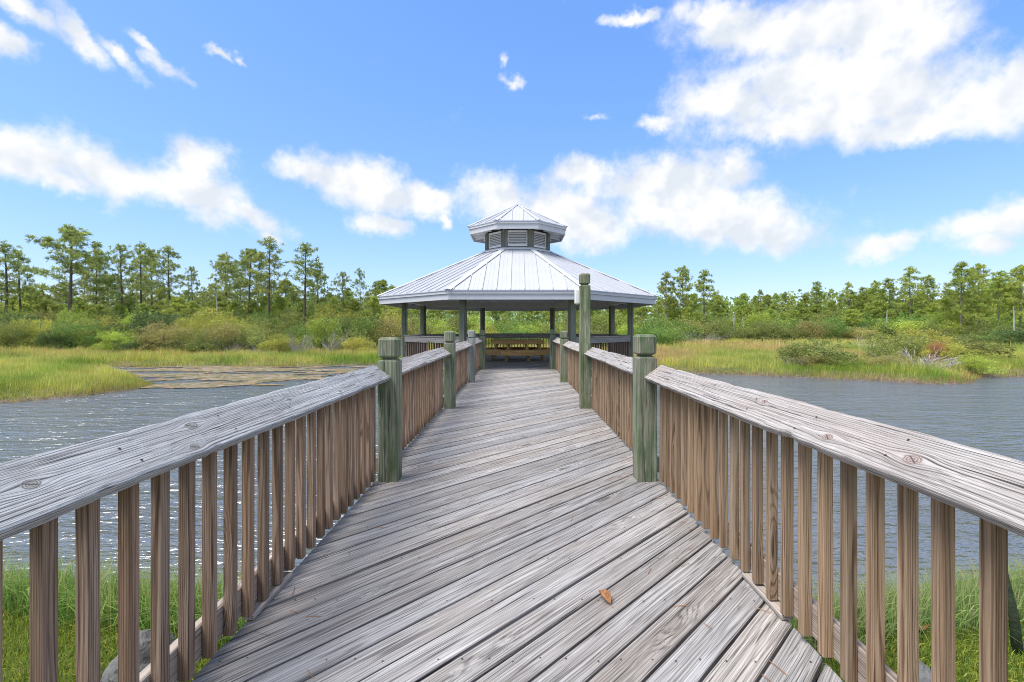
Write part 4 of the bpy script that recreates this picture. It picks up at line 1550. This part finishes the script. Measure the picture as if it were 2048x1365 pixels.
for i, (k_, px, d_, w_, tp, lab) in enumerate(LEFT_FRONT):
    shrub(k_, px, d_, w_, tp, lab, GS, i)
r = random.Random(5)
px = -25
while px < 800:
    for dist, t0, t1 in ((46, 612, 640), (51, 606, 628)):
        k_ = r.choice(['olive', 'olive', 'green', 'bronze', 'bronze', 'yellow', 'lime', 'dark'])
        shrub(k_, px + r.uniform(-18, 18), dist + r.uniform(-2, 2), r.uniform(4.0, 6.0), r.uniform(t0, t1), '%s shrub in the %s row of the left thicket' % (WORDS[k_], 'middle' if dist < 48 else 'back'), 'left bank thicket shrubs', r.randint(0, 1))
    px += 62
# behind the gazebo and to its right
px = 800
while px < 1340:
    k_ = r.choice(['green', 'lime', 'olive', 'olive', 'yellow'])
    shrub(k_, px + r.uniform(-12, 12), 50 + r.uniform(-3, 3), r.uniform(3.5, 5.0), r.uniform(636, 655), '%s low shrub seen through the open gazebo' % WORDS[k_], 'shrubs behind the gazebo', r.randint(0, 1))
    k_ = r.choice(['green', 'lime', 'olive', 'green'])
    shrub(k_, px + 25 + r.uniform(-12, 12), 60 + r.uniform(-3, 3), r.uniform(5, 7), r.uniform(618, 640), '%s taller shrub seen through the open gazebo' % WORDS[k_], 'tall shrubs behind the gazebo', r.randint(0, 1))
    px += 44
px = 1340
while px < 2075:
    k_ = r.choice(['olive', 'green', 'dark', 'olive', 'bronze', 'green', 'lime'])
    shrub(k_, px + r.uniform(-14, 14), 62 + r.uniform(-3, 3), r.uniform(4.5, 7), r.uniform(630, 652), '%s shrub at the foot of the right hand wood' % WORDS[k_], 'shrubs at the foot of the right hand wood', r.randint(0, 1))
    k_ = r.choice(['green', 'olive', 'lime', 'green'])
    shrub(k_, px + 26 + r.uniform(-14, 14), 69 + r.uniform(-3, 3), r.uniform(5, 8), r.uniform(612, 636), '%s tall undergrowth bush inside the right hand wood' % WORDS[k_], 'undergrowth of the right hand wood', r.randint(0, 1))
    px += 46
RIGHT = [
    ('yellow', 1475, 52, 3.4, 676, 'small yellow green bush at the edge of the brown meadow'),
    ('olive', 1645, 27.2, 4.8, 668, 'round olive shrub on the grassy bank across the water'),
    ('olive', 1600, 28.5, 3.0, 684, 'low olive shrub left of the round shrub on the right bank'),
    ('bronze', 1632, 26.4, 2.2, 705, 'low russet shrub in front of the round olive shrub'),
    ('yellow', 1905, 27.0, 2.6, 684, 'yellowish shrub right of the fallen grey branches'),
    ('olive', 1930, 30.0, 4.6, 660, 'olive broad shrub behind the fallen grey branches'),
    ('yellow', 1830, 33.0, 4.4, 653, 'golden topped shrub behind the rust coloured dead bush'),
    ('lime', 1955, 24.6, 1.9, 706, 'small bright shrub overhanging the bank by the right shore'),
    ('olive', 1790, 30.0, 4.0, 664, 'olive shrub left of the rust coloured dead bush'),
    ('bronze', 1776, 25.6, 2.2, 708, 'low reddish green shrub on the bank before the fallen branches'),
    ('dark', 2040, 46.0, 6.0, 655, 'dark green bush at the right edge behind the yellow grass'),
    ('green', 1990, 48.0, 6.0, 660, 'mid green bush behind the yellow grass on the right'),
]
for i, (k_, px, d_, w_, tp, lab) in enumerate(RIGHT):
    shrub(k_, px, d_, w_, tp, lab, 'shrubs on the right bank', i)
SHRUB['rust'] = [shrub_meshes(301, 3.4, 2.8, RUSTY)] * 2
WORDS['rust'] = 'rust brown'
shrub('rust', 1868, 27.2, 1.3, 678, 'rust orange dead leaved bush among the shrubs on the right bank', 'shrubs on the right bank', 0)


# bare, bleached branches
def brush(name, px, dist, wid, hgt, seed, label, n=26, flat=.5):
    r = random.Random(seed)
    x = (px - CX) / FPX * dist
    z0 = float(height(x, dist))
    p_ = []
    for i in range(n):
        a = r.uniform(0, 6.28)
        b = Vector((r.uniform(-.12, .12) * wid, r.uniform(-.1, .1) * wid, .0))
        d_ = Vector((math.cos(a), math.sin(a) * .6, r.uniform(.15, 1.0) * (1 - flat * .5))).normalized()
        L = r.uniform(.35, .75) * wid
        pts, rad = [b], [.03]
        for s in range(1, 5):
            d_ = (d_ + Vector((r.uniform(-.3, .3), r.uniform(-.3, .3), r.uniform(-.25, .2)))).normalized()
            pts.append(pts[-1] + d_ * L / 4)
            rad.append(.03 * (1 - s / 4.4))
        p_.append(tube_vf(pts, rad, 4))
        for s in range(6):
            k = r.randint(1, 3)
            dd = (pts[k + 1] - pts[k]).normalized()
            e = (dd + Vector((r.uniform(-.9, .9), r.uniform(-.9, .9), r.uniform(-.3, .8)))).normalized()
            m1 = pts[k] + e * L * .16
            p_.append(tube_vf([pts[k], m1, m1 + (e + Vector((r.uniform(-.4, .4), 0, r.uniform(-.3, .4)))) * L * .13], [.012, .009, .004], 3))
    me = mesh_py(name, *join_vf([([(v[0], v[1], max(v[2], -.02)) for v in vv], ff) for vv, ff in p_]))
    o = obj(name, me, M['snag'])
    o.location = (x, dist, z0)
    zt = max(v.co.z for v in me.vertices)
    o.scale = (1, 1, hgt / zt)
    tag(o, label, 'dead branches', 'bare grey branches')


brush('fallen_branches', 1838, 25.8, 3.6, 1.35, 1, 'large tangle of fallen bleached branches on the right bank', 40, .8)
brush('fallen_branches', 1870, 25.0, 2.4, .8, 2, 'low grey twig tangle in the grass by the rust brown bush', 30, .9)
brush('dead_shrub', 1592, 27.0, 1.8, 1.0, 3, 'bare grey twigs at the left foot of the round olive shrub', 26, .4)
brush('dead_shrub', 1395, 58.0, 6.0, 2.4, 4, 'leafless silvery shrub at the wood edge right of the gazebo', 46, .3)
brush('dead_shrub', 1345, 59.0, 5.0, 2.0, 5, 'second leafless silvery shrub closest to the gazebo eave', 36, .3)
brush('dead_shrub', 1760, 40.0, 4.0, 1.6, 6, 'pale bare branches behind the round olive shrub', 40, .6)
brush('dead_shrub', 460, 38.6, 2.4, 1.6, 7, 'bare silvery twigs in the front of the left shrub row', 34, .3)
brush('dead_shrub', 505, 37.6, 2.2, 1.0, 8, 'low bare grey twigs beside the golden orange shrub', 34, .6)
brush('dead_shrub', 600, 38.4, 2.2, 2.0, 9, 'upright bare grey twigs right of the golden orange shrub', 26, .0)
brush('dead_shrub', 660, 39.2, 2.6, 2.2, 10, 'leafless pale sapling left of the near left post', 26, .0)


# ------------------------------------------------------------------ pines
def pine_meshes(seed, H=14.0, spread=2.4, bare=.42, nb=34, dense=1.0, cols=None, bark='bark'):
    """loose southern pine: straight trunk, level and rising limbs, needles in tufts gathered in clumps at the limb ends"""
    r = np.random.default_rng(seed)
    cols = cols or [(.090, .106, .032, 4), (.122, .136, .038, 3), (.062, .078, .026, 3), (.16, .165, .052, 1.2)]
    lean = r.normal(0, .012, 2)
    ph = r.uniform(0, 6.28, 2)
    def trunk(t):
        return np.array([lean[0] * t * H + .10 * np.sin(t * 5 + ph[0]) * t, lean[1] * t * H + .10 * np.sin(t * 4 + ph[1]) * t, t * H])
    parts = []
    ts = np.linspace(0, 1, 12)
    R0 = .014 * H
    parts.append(tube_vf([trunk(t) - (np.array([0, 0, .3]) if t == 0 else 0) for t in ts], [R0 * (1 - t) ** .8 + .02 for t in ts], 7))
    tufts = []
    ga = r.uniform(0, 6.28)
    for i in range(nb):
        t = bare + (1 - bare) * (max(0.0, i + r.uniform(-.4, .4)) / nb) ** .92
        t = min(max(t, bare * .9), .985)
        f = (t - bare) / (1 - bare)
        prof = (.55 + .6 * math.sin(math.pi * min(1, (f * .82 + .12)))) * (1 - .62 * max(0, f - .55) / .45)
        L = spread * prof * r.uniform(.55, 1.2)
        ga += 2.4 + r.uniform(-.5, .5)
        rise = r.uniform(-.05, .35) + f * .75
        d = np.array([np.cos(ga), np.sin(ga), rise])
        d /= np.linalg.norm(d)
        p = trunk(t)
        pts, rad = [p], [.012 + .03 * (1 - f) * H / 14]
        for s in range(1, 5):
            d = d + np.array([r.normal(0, .12), r.normal(0, .12), r.normal(.05, .08)])
            d /= np.linalg.norm(d)
            pts.append(pts[-1] + d * L / 4)
            rad.append(rad[0] * (1 - s / 4.6))
        parts.append(tube_vf(pts, rad, 4))
        nt = max(4, int(dense * (4 + L * 4.2)))
        for j in range(nt):
            q = r.uniform(.42, 1.0) ** .8
            k = min(3, int(q * 4))
            b = pts[k] + (pts[k + 1] - pts[k]) * (q * 4 - k)
            offv = r.normal(0, 1, 3) * np.array([.36, .36, .16]) * (.5 + .5 * L / spread)
            offv[2] = abs(offv[2]) * .9 - .05
            e = b + offv
            parts.append(tube_vf([b, e], [.010, .005], 3))
            tufts.append((e, (offv + d * .4 + np.array([0, 0, .25]))))
    for j in range(7):
        tufts.append((trunk(1.0) + r.normal(0, .22, 3) * np.array([1, 1, .9]), np.array([0, 0, 1.0])))
    # each tuft: a brush of long needles
    V, Cc = [], []
    NN = 20
    for (e, dr) in tufts:
        dr = dr / (np.linalg.norm(dr) + 1e-6)
        dirs = r.normal(0, 1, (NN, 3)) * .75 + dr * .75
        dirs /= np.linalg.norm(dirs, axis=1)[:, None]
        Ln = r.uniform(.25, .45, NN)[:, None]
        wd = np.cross(dirs, r.normal(0, 1, (NN, 3)))
        wd /= np.linalg.norm(wd, axis=1)[:, None]
        a = e + dirs * .02
        b = e + dirs * Ln
        V.append(np.stack([a - wd * .014, a + wd * .014, b + wd * .033, b - wd * .033], 1).reshape(-1, 3))
        c = palette(NN, cols, int(r.integers(1e6)), .2) * r.uniform(.82, 1.2)
        Cc.append(np.repeat(c, 4, axis=0))
    V = np.concatenate(V)
    Cc = np.concatenate(Cc)
    n = len(V) // 4
    crown = big_mesh('crown', V, np.full(n, 4), np.arange(n * 4), Cc)
    crown.materials.append(M['needle'])
    tr = mesh_py('trunk', *join_vf(parts))
    for p in tr.polygons:
        p.use_smooth = True
    tr.materials.append(M[bark])
    return tr, crown


BRIGHT = [(.104, .126, .028, 4), (.142, .160, .036, 3), (.074, .096, .024, 2.5), (.18, .182, .048, 1.2)]
PINE = {
    'broad': [pine_meshes(1, 14, 3.4, .34, 40, .85), ],
    'open': [pine_meshes(2, 14, 2.1, .45, 26, .62), pine_meshes(3, 14, 1.9, .5, 23, .62), pine_meshes(4, 14, 2.3, .40, 29, .62)],
    'full': [pine_meshes(5, 13, 2.6, .32, 38, .82), pine_meshes(6, 13, 2.9, .36, 38, .8)],
    'young': [pine_meshes(7, 9, 2.0, .16, 40, 1.2, BRIGHT), pine_meshes(8, 9, 1.8, .2, 36, 1.2, BRIGHT)],
    'bright': [pine_meshes(9, 13, 2.2, .34, 36, .9, BRIGHT, 'bark_pale'), pine_meshes(10, 13, 2.5, .28, 42, .9, BRIGHT, 'bark_pale'), pine_meshes(11, 13, 2.0, .42, 29, .8, BRIGHT, 'bark_pale')],
}
HREF = {'broad': 14.3, 'open': 14.3, 'full': 13.3, 'young': 9.3, 'bright': 13.3}


def pine(kind, var, px, dist, top_py, label, group, wide=1.0, rz=None):
    x = (px - CX) / FPX * dist
    z0 = float(height(x, dist))
    top = EYE + (CY - top_py) / FPX * dist
    s = (top - z0) / HREF[kind]
    e = empty('pine_tree', (x, dist, z0), random.uniform(0, 6.28) if rz is None else rz)
    e.scale = (s * wide, s * wide, s)
    tr, cr = PINE[kind][var % len(PINE[kind])]
    for nm, me in (('trunk', tr), ('crown', cr)):
        link(bpy.data.objects.new(nm, me), e)
    tag(e, label, 'pine tree', group)


GL, GR = 'tall pines on the left', 'tall pines on the right'
for i, a in enumerate([
    ('open', 0, 12, 54, 488, 'dark pine cut by the left edge of the picture', 1.25),
    ('open', 1, 45, 56, 508, 'thin pine just left of the tallest broad pine', 1.0),
    ('broad', 0, 140, 54, 457, 'tallest pine on the left with a broad layered crown', 1.2),
    ('full', 0, 190, 66, 500, 'pine standing close behind the right side of the tallest pine', .85),
    ('open', 2, 244, 56, 492, 'slender pine with open crown, first right of the tallest pine', 1.0),
    ('open', 0, 283, 60, 489, 'narrow topped pine in the middle of the left group', .85),
    ('full', 1, 305, 66, 502, 'fuller green pine behind the narrow topped pine', .8),
    ('open', 1, 342, 56, 497, 'crooked topped pine at the right end of the left group', 1.15),
    ('open', 2, 385, 72, 535, 'low sparse pine in the gap between the two left groups', .8),
    ('full', 0, 455, 60, 512, 'full crowned pine at the left of the second group', 1.0),
    ('full', 1, 497, 58, 500, 'dense broad pine in the second group left of the gazebo', 1.05),
    ('open', 0, 537, 54, 480, 'highest pine of the second group with rounded top', 1.1),
    ('open', 1, 606, 54, 489, 'isolated looking tall pine between the second group and the gazebo', 1.15),
    ('full', 0, 634, 62, 528, 'shorter full pine right beside the isolated tall pine', .9),
    ('open', 2, 687, 56, 546, 'medium pine left of the gazebo eave', .95),
    ('open', 0, 720, 60, 540, 'slim pine nearest the left gazebo eave', .7),
    ('open', 1, 748, 66, 566, 'small pine peeking over the left corner of the gazebo roof', .8),
]):
    pine(a[0], a[1], a[2], a[3], a[4], a[5], GL, a[6] * 1.02)
for i, a in enumerate([
    ('bright', 2, 1334, 70, 547, 'pine with rounded crown first right of the gazebo roof', .95),
    ('bright', 0, 1366, 70, 536, 'tallest pine of the trio right of the gazebo', .9),
    ('bright', 2, 1410, 70, 543, 'right hand pine of the trio with spreading arm', 1.0),
    ('bright', 1, 1433, 78, 586, 'shorter green pine beside the trio', .8),
    ('bright', 2, 1521, 80, 582, 'thin pine standing above the low part of the wood', .7),
    ('bright', 0, 1570, 80, 586, 'bushy dark topped pine above the low part of the wood', .8),
    ('bright', 1, 1632, 74, 566, 'round topped pine above the middle of the right hand wood', .8),
    ('bright', 2, 1662, 80, 580, 'thin pine right of the round topped pine', .7),
    ('bright', 2, 1697, 76, 567, 'small headed pine on a bare stem in the right hand wood', .75),
    ('bright', 1, 1728, 76, 577, 'dense pine left of the paired pines', .8),
    ('bright', 0, 1752, 74, 564, 'left one of the paired dense pines', .85),
    ('bright', 1, 1780, 74, 560, 'right one of the paired dense pines', .85),
    ('bright', 2, 1822, 70, 537, 'tall dark pine left of the little cloud gap', 1.0),
    ('bright', 0, 1856, 72, 554, 'pine with flat top beside the tall dark pine', .95),
    ('bright', 1, 1922, 64, 529, 'large spreading pine near the right edge', 1.0),
    ('bright', 0, 1956, 66, 531, 'twin topped pine next to the large spreading pine', 1.0),
    ('bright', 1, 1996, 62, 546, 'dense bright pine close to the right edge', 1.1),
    ('bright', 0, 2040, 60, 534, 'pine cut by the right edge of the picture', 1.1),
]):
    pine(a[0], a[1], a[2], a[3], a[4], a[5], GR, a[6] * 1.08)
r = random.Random(9)
px = -25
while px < 790:                                     # second rank on the left
    t = 572 + 14 * math.sin(px * .021) + r.uniform(-14, 12)
    pine(r.choice(['full', 'open', 'young', 'full']), r.randint(0, 2), px + r.uniform(-9, 9), 70 + r.uniform(-6, 12), t, 'medium pine of the second rank behind the left thicket', 'second rank pines on the left', .95)
    pine('young', r.randint(0, 1), px + 14 + r.uniform(-9, 9), 58 + r.uniform(-3, 3), r.uniform(592, 612), 'young bright pine rising from the left thicket', 'young pines in the left thicket', 1.1)
    px += 27
px = 760
while px < 1340:
    pine(r.choice(['young', 'bright', 'full']), r.randint(0, 2), px + r.uniform(-8, 8), 74 + r.uniform(-8, 10), r.uniform(588, 606), 'pine in the wood seen beneath the gazebo roof', 'pines behind the gazebo', .95)
    px += 25
px = 1325
while px < 2075:
    t = 604 - 26 * max(0, (px - 1500) / 550) + r.uniform(-12, 12)
    pine(r.choice(['bright', 'young', 'bright']), r.randint(0, 2), px + r.uniform(-8, 8), 80 + r.uniform(-7, 8), t - 4, 'medium pine in the mass of the right hand wood', 'pines of the right hand wood', .9)
    pine('young', r.randint(0, 1), px + 12 + r.uniform(-8, 8), 72 + r.uniform(-4, 4), t + r.uniform(16, 34), 'young pine low in the right hand wood', 'young pines of the right hand wood', 1.25)
    px += 21

# standing dead trunks
for i, (px, dist, top_py, lab) in enumerate([(433, 52, 588, 'pale dead trunk standing among the left shrubs'), (1467, 60, 625, 'white dead trunk standing right of the silvery shrub'), (1486, 63, 634, 'thin leaning dead trunk beside the white one'),
                                            (2028, 56, 612, 'pale bare trunk near the right edge of the wood'), (1775, 60, 620, 'short pale dead trunk behind the round olive shrub')]):
    x = (px - CX) / FPX * dist
    z0 = float(height(x, dist))
    h = EYE + (CY - top_py) / FPX * dist - z0
    r_ = random.Random(i)
    pts = [(0, 0, -.2), (r_.uniform(-.05, .05), 0, h * .35), (r_.uniform(-.12, .12), 0, h * .7), (r_.uniform(-.15, .15), 0, h)]
    p_ = [tube_vf(pts, [.11, .095, .075, .04], 7)]
    for s in range(4):
        zz = h * r_.uniform(.4, .95)
        a = r_.uniform(0, 6.28)
        p_.append(tube_vf([(pts[2][0], 0, zz), (pts[2][0] + math.cos(a) * .35, math.sin(a) * .35, zz + r_.uniform(.05, .3))], [.025, .008], 4))
    o = obj('dead_snag', mesh_py('dead_snag', *join_vf(p_)), M['snag'])
    o.location = (x, dist, z0)
    tag(o, lab, 'dead tree', 'standing dead trunks')


# the far wood, which reads as one mass
n = 80000
rw = np.random.default_rng(77)
xw = rw.uniform(-260, 260, n)
yw = rw.uniform(98, 170, n)
topw = 8.6 + 2.2 * wob(xw, yw, .09, 61) + 1.6 * wob(xw, yw, .5, 62)
zw = -.8 + topw * rw.uniform(0, 1, n) ** .7
cw = palette(n, [(.07, .11, .035, 4), (.095, .14, .04, 3), (.05, .08, .03, 2)], 63, .25)
me = leaves_me('far_woods', np.stack([xw, yw, zw], 1), rw.uniform(.5, 1.1, n), .7, cw, 64)
tag(obj('far_woods', me, M['needle']), 'distant pine wood closing the horizon behind the nearer trees', 'woods', None, 'stuff')


# ------------------------------------------------------------------ labels: where alike things share one, say which by its place in the row
ORD = ['first', 'second', 'third', 'fourth', 'fifth', 'sixth', 'seventh', 'eighth', 'ninth', 'tenth', 'eleventh', 'twelfth', 'thirteenth', 'fourteenth', 'fifteenth', 'sixteenth', 'seventeenth', 'eighteenth', 'nineteenth', 'twentieth']
ORD += ['twenty-' + w for w in ORD[:9]] + ['thirtieth'] + ['thirty-' + w for w in ORD[:9]]
same = {}
for o in SC.objects:
    if o.parent is None and 'category' in o and 'kind' not in o:
        same.setdefault(o['label'], []).append(o)
for lab, os_ in same.items():
    if len(os_) > 1:
        os_.sort(key=lambda o: o.location.x / o.location.y)
        for i, o in enumerate(os_):
            o['label'] = lab + ', ' + ORD[i] + ' from the left'
